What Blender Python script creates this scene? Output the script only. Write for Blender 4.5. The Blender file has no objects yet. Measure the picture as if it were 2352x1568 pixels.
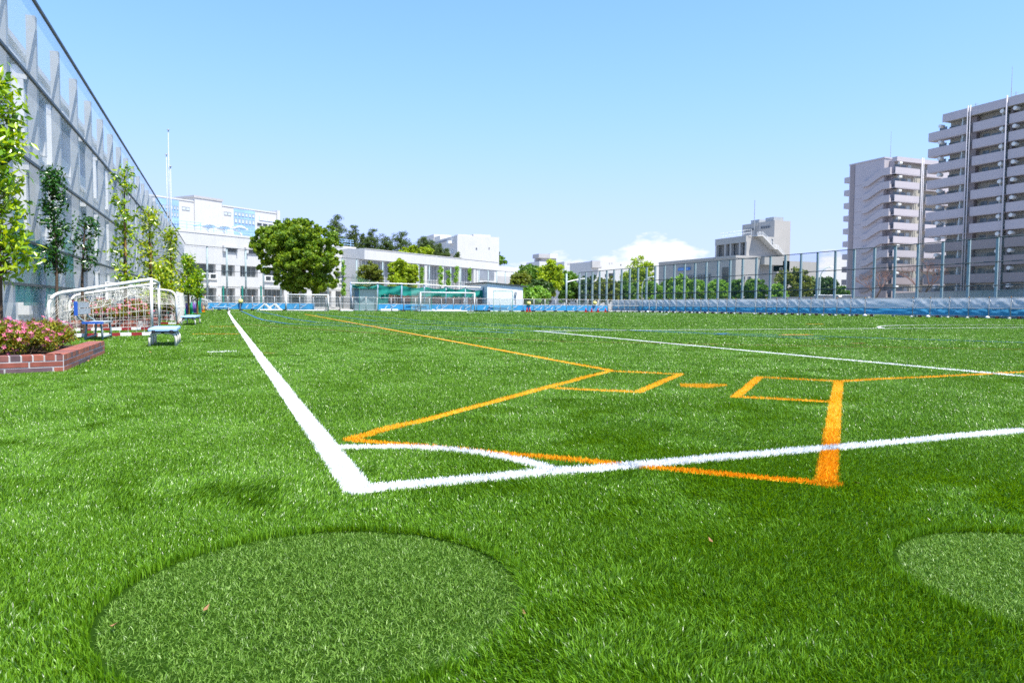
import bpy, math, random
import numpy as np
from mathutils import Vector, Matrix

# ------------------------------------------------------------------ camera, sky, sun, exposure
sc = bpy.context.scene
COL = sc.collection
FPX = 1666.6                                   # focal length for a picture 2352 units wide
PITCH, ROLL, YAW = 0.050994, 0.0076364, 0.382645
CAM = np.array([-0.46566, -2.95811, 0.7878])
_F = np.array([math.sin(YAW)*math.cos(PITCH), math.cos(YAW)*math.cos(PITCH), -math.sin(PITCH)])
_R0 = np.array([math.cos(YAW), -math.sin(YAW), 0.0]); _U0 = np.cross(_R0, _F)
_R = _R0*math.cos(ROLL)+_U0*math.sin(ROLL); _U = -_R0*math.sin(ROLL)+_U0*math.cos(ROLL)
cd = bpy.data.cameras.new('camera'); cam = bpy.data.objects.new('camera', cd); COL.objects.link(cam)
cam.matrix_world = Matrix(((_R[0], _U[0], -_F[0], CAM[0]), (_R[1], _U[1], -_F[1], CAM[1]),
                           (_R[2], _U[2], -_F[2], CAM[2]), (0, 0, 0, 1)))
cd.sensor_width = 36; cd.lens = FPX/2352*36; cd.clip_start = 0.05; cd.clip_end = 5000
cd.dof.use_dof = True; cd.dof.focus_distance = 3.2; cd.dof.aperture_fstop = 8.0
sc.camera = cam

SUN = Vector((0.19, -0.42, 1.0)).normalized()
sl = bpy.data.lights.new('sun', 'SUN'); sl.energy = 4.6; sl.angle = math.radians(0.53); sl.color = (1.0, 0.96, 0.89)
so = bpy.data.objects.new('sun', sl); COL.objects.link(so); so.location = (20, -20, 60)
so.rotation_euler = SUN.to_track_quat('Z', 'Y').to_euler()

W = bpy.data.worlds.new('World'); sc.world = W; W.use_nodes = True
wn = W.node_tree; wn.nodes.clear()
def N(t, kind, **kw):
    n = t.nodes.new(kind)
    for k, v in kw.items():
        if k.startswith('i_'):
            n.inputs[k[2:].replace('_', ' ')].default_value = v
        else: setattr(n, k, v)
    return n
def M(t, op, a, b=None, clamp=False):
    n = t.nodes.new('ShaderNodeMath'); n.operation = op; n.use_clamp = clamp
    for i, x in enumerate((a, b)):
        if x is None: continue
        if isinstance(x, (int, float)): n.inputs[i].default_value = x
        else: t.links.new(x, n.inputs[i])
    return n.outputs[0]
sky = N(wn, 'ShaderNodeTexSky', sky_type='NISHITA', sun_disc=False)
sky.sun_elevation = math.asin(SUN.z); sky.sun_rotation = math.atan2(SUN.x, SUN.y)
sky.altitude = 0; sky.air_density = 1.0; sky.dust_density = 0.0; sky.ozone_density = 1.0
wb = N(wn, 'ShaderNodeMix', data_type='RGBA', blend_type='MULTIPLY'); wb.inputs['Factor'].default_value = 1; wb.inputs['B'].default_value = (.78, 1.0, 1.06, 1); wn.links.new(sky.outputs[0], wb.inputs['A'])  # white balance
tc = N(wn, 'ShaderNodeTexCoord'); sx = N(wn, 'ShaderNodeSeparateXYZ'); wn.links.new(tc.outputs['Generated'], sx.inputs[0])
az = M(wn, 'ARCTAN2', sx.outputs[0], sx.outputs[1]); el = M(wn, 'ARCSINE', sx.outputs[2])
cv = N(wn, 'ShaderNodeCombineXYZ')
wn.links.new(M(wn, 'MULTIPLY', az, 26.0), cv.inputs[0]); wn.links.new(M(wn, 'MULTIPLY', el, 60.0), cv.inputs[1])
cn = N(wn, 'ShaderNodeTexNoise', i_Scale=1.0, i_Detail=6.0, i_Roughness=0.55); wn.links.new(cv.outputs[0], cn.inputs['Vector'])
def bump1(c, w, h):                             # how high a cloud bank stands at an azimuth
    d = M(wn, 'DIVIDE', M(wn, 'SUBTRACT', az, c), w)
    return M(wn, 'MULTIPLY', M(wn, 'POWER', 2.718, M(wn, 'MULTIPLY', M(wn, 'MULTIPLY', d, d), -1.0)), h)
top = M(wn, 'ADD', M(wn, 'ADD', bump1(0.60, .08, .086), bump1(0.44, .13, .068)), bump1(0.80, .05, .075))
cm = M(wn, 'MULTIPLY', M(wn, 'ADD', M(wn, 'SUBTRACT', top, el), M(wn, 'MULTIPLY', M(wn, 'SUBTRACT', cn.outputs[0], .56), .085)), 60.0, True)
cm = M(wn, 'MULTIPLY', cm, .92)
mx = N(wn, 'ShaderNodeMix', data_type='RGBA'); wn.links.new(cm, mx.inputs['Factor'])

sp = N(wn, 'ShaderNodeSeparateColor'); wn.links.new(wb.outputs['Result'], sp.inputs[0]); cc = N(wn, 'ShaderNodeCombineColor')
for ch, (kk, lim) in enumerate(((1.36, 3.55), (1.42, 4.4), (1.55, 8.0))):   # bright air near the skyline rolls off instead of clipping
    c_ = M(wn, 'MULTIPLY', sp.outputs[ch], kk)
    wn.links.new(M(wn, 'DIVIDE', c_, M(wn, 'POWER', M(wn, 'ADD', M(wn, 'POWER', M(wn, 'DIVIDE', c_, lim), 4.0), 1.0), .25)), cc.inputs[ch])
wn.links.new(cc.outputs[0], mx.inputs['A']); mx.inputs['B'].default_value = (5.6, 5.7, 5.8, 1)
bg = N(wn, 'ShaderNodeBackground', i_Strength=0.10); wn.links.new(mx.outputs['Result'], bg.inputs[0])
wo = N(wn, 'ShaderNodeOutputWorld'); wn.links.new(bg.outputs[0], wo.inputs[0])
vs = sc.view_settings; vs.view_transform = 'Standard'; vs.look = 'None'; vs.gamma = 1; vs.use_curve_mapping = False
vs.exposure = 1.0
sc.render.engine = 'CYCLES'; sc.cycles.max_bounces = 8; sc.cycles.transparent_max_bounces = 24
sc.cycles.use_denoising = False

# ------------------------------------------------------------------ helpers: picture measurements to the ground or to a wall
def ray(u, v): return _F*FPX+_R*(u-1176)-_U*(v-784)
def G(u, v, z=0.0):
    d = ray(u, v); t = (z-CAM[2])/d[2]; p = CAM+d*t; return np.array([p[0], p[1], z])
def at(u, v, dep):
    return CAM+ray(u, v)*(dep/FPX)
def Hz(x, y, v):                               # height whose projection above (x, y) reaches row v
    d0 = np.array([x, y, 0])-CAM; k = (784-v)/FPX
    return (k*(d0@_F)-d0@_U)/(_U[2]-k*_F[2])
def Z1(x, y): return x*.5495, y*.5495
def Z2(x, y): return x*.21974, 574.2+y*.21974
def Z3(x, y): return 344.5+x*.21974, 430.7+y*.21974
def Z4(x, y): return 746.5+x*.21974, 459.4+y*.21974
def Z5(x, y): return 1205.8+x*.21974, 459.4+y*.21974
def Z6(x, y): return 1550.3+x*.19531, 459.4+y*.19531
def Z7(x, y): return 1894.9+x*.38434, 143.6+y*.38434
def ZL(x, y): return 344.5+x*.07324, 660.3+y*.07324
class Face:                                    # a vertical plane: s along it, z up, n out towards the viewer
    def __init__(s, p, az=None, q=None):
        s.p = np.array(p[:2], float)
        if q is not None:
            d = np.array(q[:2], float)-s.p; s.e = d/np.linalg.norm(d); s.len = np.linalg.norm(d)
        else: s.e = np.array([math.sin(az), math.cos(az)])
        n = np.array([s.e[1], -s.e[0]])
        if n@(CAM[:2]-s.p) < 0: n = -n
        s.n = n
    def px(s, u, v=690.0):
        d = ray(u, v); den = d[:2]@s.n; t = ((s.p-CAM[:2])@s.n)/den; P = CAM+d*t
        return float((P[:2]-s.p)@s.e), float(P[2])
    def S(s, u, v=690.0): return s.px(u, v)[0]
    def pt(s, a, z, n=0.0):
        q = s.p+s.e*a+s.n*n; return np.array([q[0], q[1], z])
class MB:
    def __init__(s): s.v = []; s.f = []; s.n = 0; s.mi = []; s.cm = 0
    def add(s, v, f):
        v = np.asarray(v, float).reshape(-1, 3); s.v.append(v)
        for a in f: s.f.append(tuple(int(i)+s.n for i in a)); s.mi.append(s.cm)
        s.n += len(v); return s
    def box6(s, c):
        return s.add(c, [(0,3,2,1),(4,5,6,7),(0,1,5,4),(1,2,6,5),(2,3,7,6),(3,0,4,7)])
    def bx(s, x0, x1, y0, y1, z0, z1):
        return s.box6([(x0,y0,z0),(x1,y0,z0),(x1,y1,z0),(x0,y1,z0),(x0,y0,z1),(x1,y0,z1),(x1,y1,z1),(x0,y1,z1)])
    def fb(s, F, s0, s1, z0, z1, n0, n1):
        P = F.pt
        return s.box6([P(s0,z0,n0),P(s1,z0,n0),P(s1,z0,n1),P(s0,z0,n1),P(s0,z1,n0),P(s1,z1,n0),P(s1,z1,n1),P(s0,z1,n1)])
    def prism(s, F, poly, n0, n1):             # poly of (s, z)
        k = len(poly); v = [F.pt(a, z, n0) for a, z in poly]+[F.pt(a, z, n1) for a, z in poly]
        return s.add(v, [tuple(range(k))[::-1], tuple(range(k, 2*k))]+[(i, (i+1) % k, k+(i+1) % k, k+i) for i in range(k)])
    def slab(s, pts, z0, z1):                  # horizontal polygon with thickness
        k = len(pts); v = [(p[0],p[1],z0) for p in pts]+[(p[0],p[1],z1) for p in pts]
        return s.add(v, [tuple(range(k))[::-1], tuple(range(k, 2*k))]+[(i, (i+1) % k, k+(i+1) % k, k+i) for i in range(k)])
    def tube(s, pts, r, seg=6, r1=None):
        pts = [np.asarray(p, float) for p in pts]; k = len(pts); V = []; up = np.array([0.13, 0.21, 1.0])
        for i, p in enumerate(pts):
            t = pts[min(i+1, k-1)]-pts[max(i-1, 0)]; t = t/(np.linalg.norm(t)+1e-12)
            a = np.cross(t, up if abs(t[2]) < .9 else np.array([1.0, .1, 0])); a /= np.linalg.norm(a); b = np.cross(t, a)
            rr = r if r1 is None else r+(r1-r)*i/(k-1)
            for j in range(seg):
                w = 2*math.pi*j/seg; V.append(p+(a*math.cos(w)+b*math.sin(w))*rr)
        f = [(i*seg+j, i*seg+(j+1) % seg, (i+1)*seg+(j+1) % seg, (i+1)*seg+j) for i in range(k-1) for j in range(seg)]
        f += [tuple(range(seg))[::-1], tuple((k-1)*seg+j for j in range(seg))]
        return s.add(V, f)
    def lathe(s, prof, c, seg=16):
        V = []; k = len(prof)
        for r, z in prof:
            for j in range(seg):
                w = 2*math.pi*j/seg; V.append((c[0]+r*math.cos(w), c[1]+r*math.sin(w), c[2]+z))
        f = [(i*seg+j, i*seg+(j+1) % seg, (i+1)*seg+(j+1) % seg, (i+1)*seg+j) for i in range(k-1) for j in range(seg)]
        f += [tuple(range(seg))[::-1], tuple((k-1)*seg+j for j in range(seg))]
        return s.add(V, f)
    def build(s, name, mats, parent=None, smooth=False, origin=None):
        V = np.concatenate(s.v) if s.v else np.zeros((0, 3))
        if parent is not None: org = np.array(ORG[parent.name])
        elif origin is not None: org = np.array(origin, float)
        else: org = np.array([V[:,0].mean(), V[:,1].mean(), V[:,2].min()])
        me = bpy.data.meshes.new(name); me.from_pydata((V-org).tolist(), [], s.f)
        for m in (mats if isinstance(mats, (list, tuple)) else [mats]): me.materials.append(m)
        if s.cm: me.polygons.foreach_set('material_index', s.mi)
        if smooth: me.polygons.foreach_set('use_smooth', [True]*len(s.f))
        me.update()
        o = bpy.data.objects.new(name, me); COL.objects.link(o)
        ORG[o.name] = org
        if parent is None: o.location = org
        else: o.parent = parent
        return o
ORG = {}
def fastmesh(name, V, faces3, faces4, mat, parent=None, origin=(0, 0, 0)):
    """big meshes straight from numpy: triangles then quads"""
    me = bpy.data.meshes.new(name); org = np.array(ORG[parent.name]) if parent is not None else np.array(origin, float)
    n3 = 0 if faces3 is None else len(faces3); n4 = 0 if faces4 is None else len(faces4)
    me.vertices.add(len(V)); me.vertices.foreach_set('co', (V-org).astype(np.float32).ravel())
    li = np.concatenate([x.ravel() for x in (faces3, faces4) if x is not None]).astype(np.int32)
    me.loops.add(len(li)); me.loops.foreach_set('vertex_index', li)
    me.polygons.add(n3+n4)
    st = np.concatenate([np.arange(n3)*3, n3*3+np.arange(n4)*4]).astype(np.int32)
    me.polygons.foreach_set('loop_start', st)
    me.update(calc_edges=True); me.validate()
    me.materials.append(mat)
    o = bpy.data.objects.new(name, me); COL.objects.link(o); ORG[o.name] = org
    if parent is None: o.location = org
    else: o.parent = parent
    return o
def tag(o, label=None, cat=None, group=None, kind=None):
    if label: o['label'] = label
    if cat: o['category'] = cat
    if group: o['group'] = group
    if kind: o['kind'] = kind
    return o
def thing(name, label, cat, loc, group=None):
    o = bpy.data.objects.new(name, None); COL.objects.link(o); o.empty_display_size = .2
    o.location = tuple(loc); ORG[o.name] = np.array(loc, float); return tag(o, label, cat, group)
def children(o): return [c for c in bpy.data.objects if c.parent == o]
def dup(o, loc, label=None, rz=0.0, scale=1.0, kids=None):
    r = o.copy(); COL.objects.link(r); r.location = tuple(loc); r.rotation_euler = (0, 0, rz); r.scale = (scale,)*3
    if label: r['label'] = label
    for c in (kids if kids is not None else children(o)):
        d = c.copy(); COL.objects.link(d); d.parent = r
        for g in children(c):
            e = g.copy(); COL.objects.link(e); e.parent = d
    return r

# ------------------------------------------------------------------ materials
def mat(name, col, rough=.6, spec=.4, var=.12, scale=3.0, streak=0.0, bump=0.0, bscale=60.0, metal=0.0):
    m = bpy.data.materials.new(name); m.use_nodes = True; t = m.node_tree; b = t.nodes['Principled BSDF']
    b.inputs['Roughness'].default_value = rough; b.inputs['Specular IOR Level'].default_value = spec; b.inputs['Metallic'].default_value = metal
    co = N(t, 'ShaderNodeTexCoord')
    n1 = N(t, 'ShaderNodeTexNoise', i_Scale=scale, i_Detail=5.0, i_Roughness=.6); t.links.new(co.outputs['Object'], n1.inputs['Vector'])
    fac = n1.outputs[0]
    if streak:
        mp = N(t, 'ShaderNodeMapping'); mp.inputs['Scale'].default_value = (2.2, 2.2, .12)
        t.links.new(co.outputs['Object'], mp.inputs[0])
        n2 = N(t, 'ShaderNodeTexNoise', i_Scale=1.6, i_Detail=4.0); t.links.new(mp.outputs[0], n2.inputs['Vector'])
        fac = M(t, 'ADD', M(t, 'MULTIPLY', fac, 1-streak), M(t, 'MULTIPLY', n2.outputs[0], streak))
    r = N(t, 'ShaderNodeValToRGB'); c = np.array(col)
    r.color_ramp.elements[0].position = .3; r.color_ramp.elements[1].position = .7
    r.color_ramp.elements[0].color = (*np.clip(c*(1-var), 0, 1), 1); r.color_ramp.elements[1].color = (*np.clip(c*(1+var*.6), 0, .92), 1)
    t.links.new(fac, r.inputs[0]); t.links.new(r.outputs[0], b.inputs['Base Color'])
    if bump:
        nb = N(t, 'ShaderNodeTexNoise', i_Scale=bscale, i_Detail=3.0); t.links.new(co.outputs['Object'], nb.inputs['Vector'])
        bp = N(t, 'ShaderNodeBump', i_Strength=bump, i_Distance=.02); t.links.new(nb.outputs[0], bp.inputs['Height']); t.links.new(bp.outputs[0], b.inputs['Normal'])
    return m
def leafmat(name, cols, rough=.45, spec=.5, trans=.35, tcol=None, big=0.0, bigscale=.6):
    m = bpy.data.materials.new(name); m.use_nodes = True; t = m.node_tree; b = t.nodes['Principled BSDF']
    g = N(t, 'ShaderNodeNewGeometry'); r = N(t, 'ShaderNodeValToRGB')
    e = r.color_ramp.elements; k = len(cols)
    e[0].color = (*cols[0], 1); e[1].color = (*cols[-1], 1)
    for i in range(1, k-1):
        x = e.new(i/(k-1)); x.color = (*cols[i], 1)
    fac = g.outputs['Random Per Island']
    if big:
        co = N(t, 'ShaderNodeTexCoord'); nz = N(t, 'ShaderNodeTexNoise', i_Scale=bigscale, i_Detail=4.0, i_Roughness=.6); t.links.new(co.outputs['Object'], nz.inputs['Vector'])
        w = M(t, 'MULTIPLY', M(t, 'SUBTRACT', nz.outputs[0], .5), 3.0)
        fac = M(t, 'ADD', M(t, 'MULTIPLY', M(t, 'ADD', w, .5, True), big), M(t, 'MULTIPLY', fac, 1-big))
    t.links.new(fac, r.inputs[0])
    t.links.new(r.outputs[0], b.inputs['Base Color']); b.inputs['Roughness'].default_value = rough; b.inputs['Specular IOR Level'].default_value = spec
    tr = N(t, 'ShaderNodeBsdfTranslucent')
    if tcol is None: 
        hs = N(t, 'ShaderNodeHueSaturation', i_Hue=.485, i_Saturation=1.1, i_Value=1.5); t.links.new(r.outputs[0], hs.inputs['Color']); t.links.new(hs.outputs[0], tr.inputs[0])
    else: tr.inputs[0].default_value = (*tcol, 1)
    mxs = N(t, 'ShaderNodeMixShader', i_Fac=trans); t.links.new(b.outputs[0], mxs.inputs[1]); t.links.new(tr.outputs[0], mxs.inputs[2])
    t.links.new(mxs.outputs[0], t.nodes['Material Output'].inputs[0]); return m
def netmat(name, col, alpha, cell=.05, contrast=.5, patch=0.0):
    """woven or chain-link net: wires with gaps, seen as a diagonal weave"""
    m = bpy.data.materials.new(name); m.use_nodes = True; t = m.node_tree; b = t.nodes['Principled BSDF']
    b.inputs['Base Color'].default_value = (*col, 1); b.inputs['Roughness'].default_value = .5
    co = N(t, 'ShaderNodeTexCoord'); s = N(t, 'ShaderNodeSeparateXYZ'); t.links.new(co.outputs['Object'], s.inputs[0])
    h = M(t, 'ADD', s.outputs[0], s.outputs[1])
    a1 = M(t, 'ABSOLUTE', M(t, 'SINE', M(t, 'MULTIPLY', M(t, 'ADD', h, s.outputs[2]), math.pi/cell)))
    a2 = M(t, 'ABSOLUTE', M(t, 'SINE', M(t, 'MULTIPLY', M(t, 'SUBTRACT', h, s.outputs[2]), math.pi/cell)))
    wv = M(t, 'MINIMUM', a1, a2)
    wire = M(t, 'LESS_THAN', wv, .28)
    al = M(t, 'ADD', M(t, 'MULTIPLY', wire, contrast*alpha*2), alpha*(1-contrast))
    if patch:
        nz = N(t, 'ShaderNodeTexNoise', i_Scale=.7, i_Detail=4.0); t.links.new(co.outputs['Object'], nz.inputs['Vector'])
        al = M(t, 'MULTIPLY', al, M(t, 'ADD', M(t, 'MULTIPLY', nz.outputs[0], patch*2), 1-patch))
    tr = N(t, 'ShaderNodeBsdfTransparent'); mxs = N(t, 'ShaderNodeMixShader'); t.links.new(M(t, 'MULTIPLY', al, 1.0, True), mxs.inputs[0])
    t.links.new(tr.outputs[0], mxs.inputs[1]); t.links.new(b.outputs[0], mxs.inputs[2])
    t.links.new(mxs.outputs[0], t.nodes['Material Output'].inputs[0]); return m

m_white_conc = mat('white_concrete', (.55, .545, .53), .8, .2, .08, .5, .5)
m_school_side = mat('pale_concrete', (.60, .605, .60), .85, .2, .14, .6, .5)
m_grey_conc = mat('grey_concrete', (.42, .41, .40), .85, .2, .12, .35, .45)
m_dark_glass = mat('dark_window_glass', (.05, .06, .065), .12, .6, .5, .8)
m_blue_glass = mat('blue_tinted_glass', (.10, .22, .42), .15, .6, .3, .6)
m_bluepanel = mat('blue_glass_panel', (.28, .45, .70), .25, .5, .22, .25)
m_white_paint = mat('white_paint', (.80, .80, .78), .45, .4, .06, 4)
m_metal_post = mat('galvanised_green_grey_steel', (.27, .35, .36), .5, .5, .15, 2)
m_dark_rail = mat('dark_steel_rail', (.055, .07, .075), .5, .5, .25, 1.5)
m_column = mat('light_grey_steel_column', (.38, .40, .41), .6, .4, .12, 1.5); m_steel = mat('grey_steel', (.36, .38, .39), .4, .5, .15, 5)
m_brick = None
m_soil = mat('dark_soil', (.045, .03, .02), .95, .1, .5, 18, 0, .6, 40)
m_trunk = mat('tree_bark', (.11, .075, .05), .9, .2, .4, 9, .4, .5, 40)
m_stake = mat('wooden_stake', (.27, .15, .06), .8, .2, .25, 8)
m_blue = mat('blue_plastic', (.02, .10, .45), .45, .5, .1, 6)
m_ltblue = mat('light_blue_bench_board', (.36, .57, .88), .4, .5, .08, 6)
m_cream = mat('cream_painted_steel', (.74, .71, .60), .45, .5, .08, 8)
m_black = mat('black_rubber', (.02, .02, .022), .5, .5, .2, 6)
m_red = mat('red_paint', (.30, .025, .03), .45, .4, .2, 6)
m_rope = mat('white_net_rope', (.62, .61, .56), .7, .2, .1, 5)
m_orange_cap = mat('orange_cap', (.65, .28, .07), .5)
m_brown = mat('brown_block', (.18, .07, .05), .8, .2, .2, 6)
m_greynet = netmat('grey_chain_link_net', (.68, .75, .80), .36, .055, .5, .3)
m_darknet = netmat('fine_dark_green_net', (.08, .16, .15), .20, .06, .4, .1)
m_fencemesh = netmat('grey_fence_mesh', (.12, .14, .15), .38, .07, .6, .0)
m_teal = mat('teal_shade_sheet', (.015, .24, .19), .7, .3, .35, 1.4)
m_tealnet = mat('teal_green_net', (.012, .23, .18), .7, .25, .35, 1.2)
m_goalnet = netmat('pale_goal_net', (.65, .70, .68), .20, .12, .5, .0)

# ------------------------------------------------------------------ ground and its markings
def mat_ground():
    m = mat('green_turf_backing', (.018, .048, .004), .9, .02, .35, 1.2, 0, .5, 120)
    return m
def circ(c, r, a0, a1, n): return [np.array([c[0]+r*math.cos(a), c[1]+r*math.sin(a), 0]) for a in np.linspace(a0, a1, n)]
gb = MB()
gx = [-600, -60, -12, -4, 0, 4, 12, 40, 90, 600]; gy = [-600, -30, -6, -3, -1, 1, 4, 10, 30, 75, 130, 1500]
gb.add([(x, y, 0) for y in gy for x in gx], [(j*10+i, j*10+i+1, (j+1)*10+i+1, (j+1)*10+i) for j in range(len(gy)-1) for i in range(9)])
ground = gb.build('ground', mat('grey_beige_paving', (.36, .34, .31), .9, .2, .2, .05), origin=(0, 0, 0)); tag(ground, kind='structure')
pb = MB(); px_ = [-4.6, -2, 0, 4, 12, 30, 56]; py_ = [-40, -6, -3, -1, 1, 4, 10, 30, 74.5]
pb.add([(x, y, .004) for y in py_ for x in px_], [(j*7+i, j*7+i+1, (j+1)*7+i+1, (j+1)*7+i) for j in range(len(py_)-1) for i in range(6)])
tag(pb.build('turf_base', mat_ground(), origin=(0, 0, .004)), kind='structure')

TW = .115
P3 = lambda x, y: np.array([x, y, 0.0])
WHITE_L = [('touchline', [P3(.06, .045), P3(.06, 30), P3(.12, 55), P3(.36, 69.5)], .122),
           ('goal_line', [P3(.062, .06), P3(60, .06)], TW),
           ('corner_arc', circ((0, 0), .975, .06, math.pi/2-.06, 24), .09),
           ('penalty_area_line', [P3(8.08, 0.12), P3(8.08, 16.44), P3(50, 16.44)], .11),
           ('penalty_arc', circ((29.3, 11.0), 9.15, math.radians(37), math.radians(143), 40), .11),
           ('halfway_line', [P3(0, 57.6), P3(60, 57.6)], .11),
           ('centre_circle', circ((29.3, 57.6), 9.15, 0, 2*math.pi, 80), .11),
           ('corner_distance_mark', [P3(-.62, 9.30), P3(-.28, 9.33)], .10)]
plate = [(3.78, 3.10), (3.62, 2.86), (3.80, 2.70), (4.13, 2.80), (4.20, 2.92)]
ORANGE_L = [('catcher_box_line', [G(800, 1015), G(1918, 1117)], .07), ('catcher_box_side', [G(806, 1013), G(1400, 854)], .08),
            ('catcher_box_end', [G(1896, 1118), G(1926, 877)], .092),
            ('batter_box', [G(1275, 894), G(1466, 903), G(1563, 861), G(1402, 854)], .085),
            ('batter_box', [G(1905, 925), G(1690, 914), G(1744, 869), G(1930, 878)], .085),
            ('foul_line', [G(1404, 853), G(700, 722)], .085), ('foul_line', [G(1930, 878), G(2352, 856), G(2352, 856)+(G(2352, 856)-G(1930, 878))*4], .085),
            ('softball_mark', [P3(-1.05, 16.2), P3(-.04, 16.0)], .09), ('softball_mark', [P3(-.75, 21.8), P3(-.02, 21.8)], .09),
            ('base_mark', [P3(13.7, 12.6), P3(14.6, 12.5)], .18), ('base_mark', [P3(23.6, 21.95), P3(24.5, 21.9)], .18), ('base_mark', [G(845, 749.5), G(868, 749.5)], .12)]
BLUE_L = [('lacrosse_line', [G(*Z3(950, 1290)), G(*Z3(1060, 1340)), G(*Z3(1110, 1363)), G(*Z3(1185, 1388)), G(*Z3(1420, 1425)), G(*Z3(1500, 1432)), G(1000, 757), G(1180, 766)], .10),
          ('lacrosse_line', [G(*Z3(1110, 1290)), G(*Z3(1260, 1322)), G(*Z3(1500, 1378)), G(*Z3(1740, 1412)), G(900, 748), G(1300, 765)], .09),
          ('lacrosse_line', [G(*Z3(1740, 1325)), G(*Z3(2350, 1398)), G(1100, 748), G(1600, 765), G(2352, 788)], .08),
          ('lacrosse_line', [G(*Z4(300, 1200)), G(*Z4(1000, 1265)), G(1400, 758), G(1900, 780)], .08),
          ('base_mark_blue', [G(1645, 769), G(1672, 767)], .12)]
RED_L = [('handball_line', [P3(.24, 24.6), P3(3.53, 15.05), P3(6.28, 10.76), P3(13.59, 6.11)], .05), ('base_mark_red', [G(606, 812.5), G(630, 812.5)], .09), ('base_mark_red', [G(1955, 790), G(1985, 790)], .12)]
def strip_polys(pts, w, step=.4):
    pts = [np.array(p[:2]) for p in pts]; q = []
    for a, b in zip(pts[:-1], pts[1:]):
        n = max(1, int(np.linalg.norm(b-a)/step)); n = min(n, 200)
        for i in range(n): q.append(a+(b-a)*i/n)
    q.append(pts[-1]); q = np.array(q)
    L = []; 
    for i in range(len(q)):
        d0 = q[i]-q[i-1] if i else q[1]-q[0]; d1 = q[i+1]-q[i] if i < len(q)-1 else d0
        d0 = d0/np.linalg.norm(d0); d1 = d1/np.linalg.norm(d1); d = d0+d1; d /= np.linalg.norm(d)
        nn = np.array([-d[1], d[0]]); k = min(1.6, 1/max(.3, nn@np.array([-d1[1], d1[0]])))
        L.append((q[i]+nn*w/2*k, q[i]-nn*w/2*k))
    return q, L
def seg_dist(P, pts):
    P = np.asarray(P)[:, :2]; D = np.full(len(P), 1e9)
    for a, b in zip(pts[:-1], pts[1:]):
        a = np.array(a[:2]); b = np.array(b[:2]); d = b-a; t = np.clip(((P-a)@d)/(d@d), 0, 1)
        D = np.minimum(D, np.hypot(*(P-(a+t[:, None]*d)).T))
    return D

# ------------------------------------------------------------------ turf blades
rng = np.random.default_rng(7)
def vnoise(x, y, seed, sc_):
    r = np.random.default_rng(seed).random((64, 64)); x = np.asarray(x)/sc_; y = np.asarray(y)/sc_
    i = np.floor(x).astype(int); j = np.floor(y).astype(int); fx = x-i; fy = y-j; fx = fx*fx*(3-2*fx); fy = fy*fy*(3-2*fy)
    g = lambda a, b: r[a % 64, b % 64]
    return (g(i, j)*(1-fx)+g(i+1, j)*fx)*(1-fy)+(g(i, j+1)*(1-fx)+g(i+1, j+1)*fx)*fy
C1, R1 = np.array([-.2226, -.9941]), .532
C2, R2 = np.array([1.796, -1.6786]), .463
HC = CAM[:2]; HF = np.array([math.sin(YAW), math.cos(YAW)]); HR = np.array([HF[1], -HF[0]])
def sample(z0, z1, dens, wide=.80):
    area = wide*(z1*z1-z0*z0); n = int(area*dens)
    z = np.sqrt(rng.random(n)*(z1*z1-z0*z0)+z0*z0); l = (rng.random(n)*2-1)*z*wide
    return HC+z[:, None]*HF+l[:, None]*HR, z
SCALE_W = 1.0
def make_blades(P, z, h, w, lean, bend5, tall=None):
    n = len(P); a = rng.random(n)*2*math.pi; wd = np.stack([np.cos(a), np.sin(a)], 1)*w[:, None]*.5
    B = np.c_[P, np.full(n, .0035)]; W3 = np.c_[wd, np.zeros(n)]
    T = np.c_[P+lean*h[:, None], .0035+h*np.sqrt(np.maximum(.15, 1-.45*(lean**2).sum(1)))]
    if bend5:
        Mi = B+(T-B)*np.array([.36, .36, .62]); V = np.stack([B-W3, B+W3, Mi-W3*.85, Mi+W3*.85, T], 1).reshape(-1, 3)
        k = np.arange(n)[:, None]*5
        return V, k+np.array([2, 3, 4]), k+np.array([0, 1, 3, 2])
    V = np.stack([B-W3, B+W3, T], 1).reshape(-1, 3); return V, np.arange(n)[:, None]*3+np.array([0, 1, 2]), None
bands = [(1.05, 2.6, 52000, .0026, True), (2.6, 4.6, 30000, .0034, True), (4.6, 8, 12500, .0052, False), (8, 14, 4300, .0085, False), (14, 26, 1100, .017, False), (26, 46, 240, .034, False), (46, 82, 70, .062, False)]
groups = {}
def put(key, V, f3, f4):
    groups.setdefault(key, []).append((V, f3, f4))
m_turf = leafmat('turf_blade_green', [(.030, .088, .002), (.074, .184, .004), (.125, .275, .008), (.20, .385, .024)], .34, .42, .27, big=.0)
m_turf_short = leafmat('short_turf_blade_green', [(.058, .130, .009), (.110, .230, .018), (.170, .315, .040), (.27, .43, .08)], .42, .42, .28)
m_wblade = leafmat('white_turf_blade', [(.78, .78, .77), (.86, .86, .85)], .5, .35, .22, (.86, .86, .85))
m_oblade = leafmat('orange_turf_blade', [(.70, .30, .003), (.84, .40, .005), (.90, .48, .015)], .5, .35, .2, (.85, .42, .01))
m_bblade = leafmat('blue_turf_blade', [(.03, .12, .30), (.05, .17, .38)], .5, .3, .15, (.05, .2, .4))
m_rblade = leafmat('rust_red_turf_blade', [(.22, .07, .02), (.30, .09, .03)], .5, .3, .15, (.3, .1, .05))
ALL_L = []
for col, LL, mm in (('white', WHITE_L, m_wblade), ('orange', ORANGE_L, m_oblade), ('blue', BLUE_L, m_bblade), ('red', RED_L, m_rblade)):
    for nm, pts, w in LL: ALL_L.append([nm, pts, w, mm])
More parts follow.
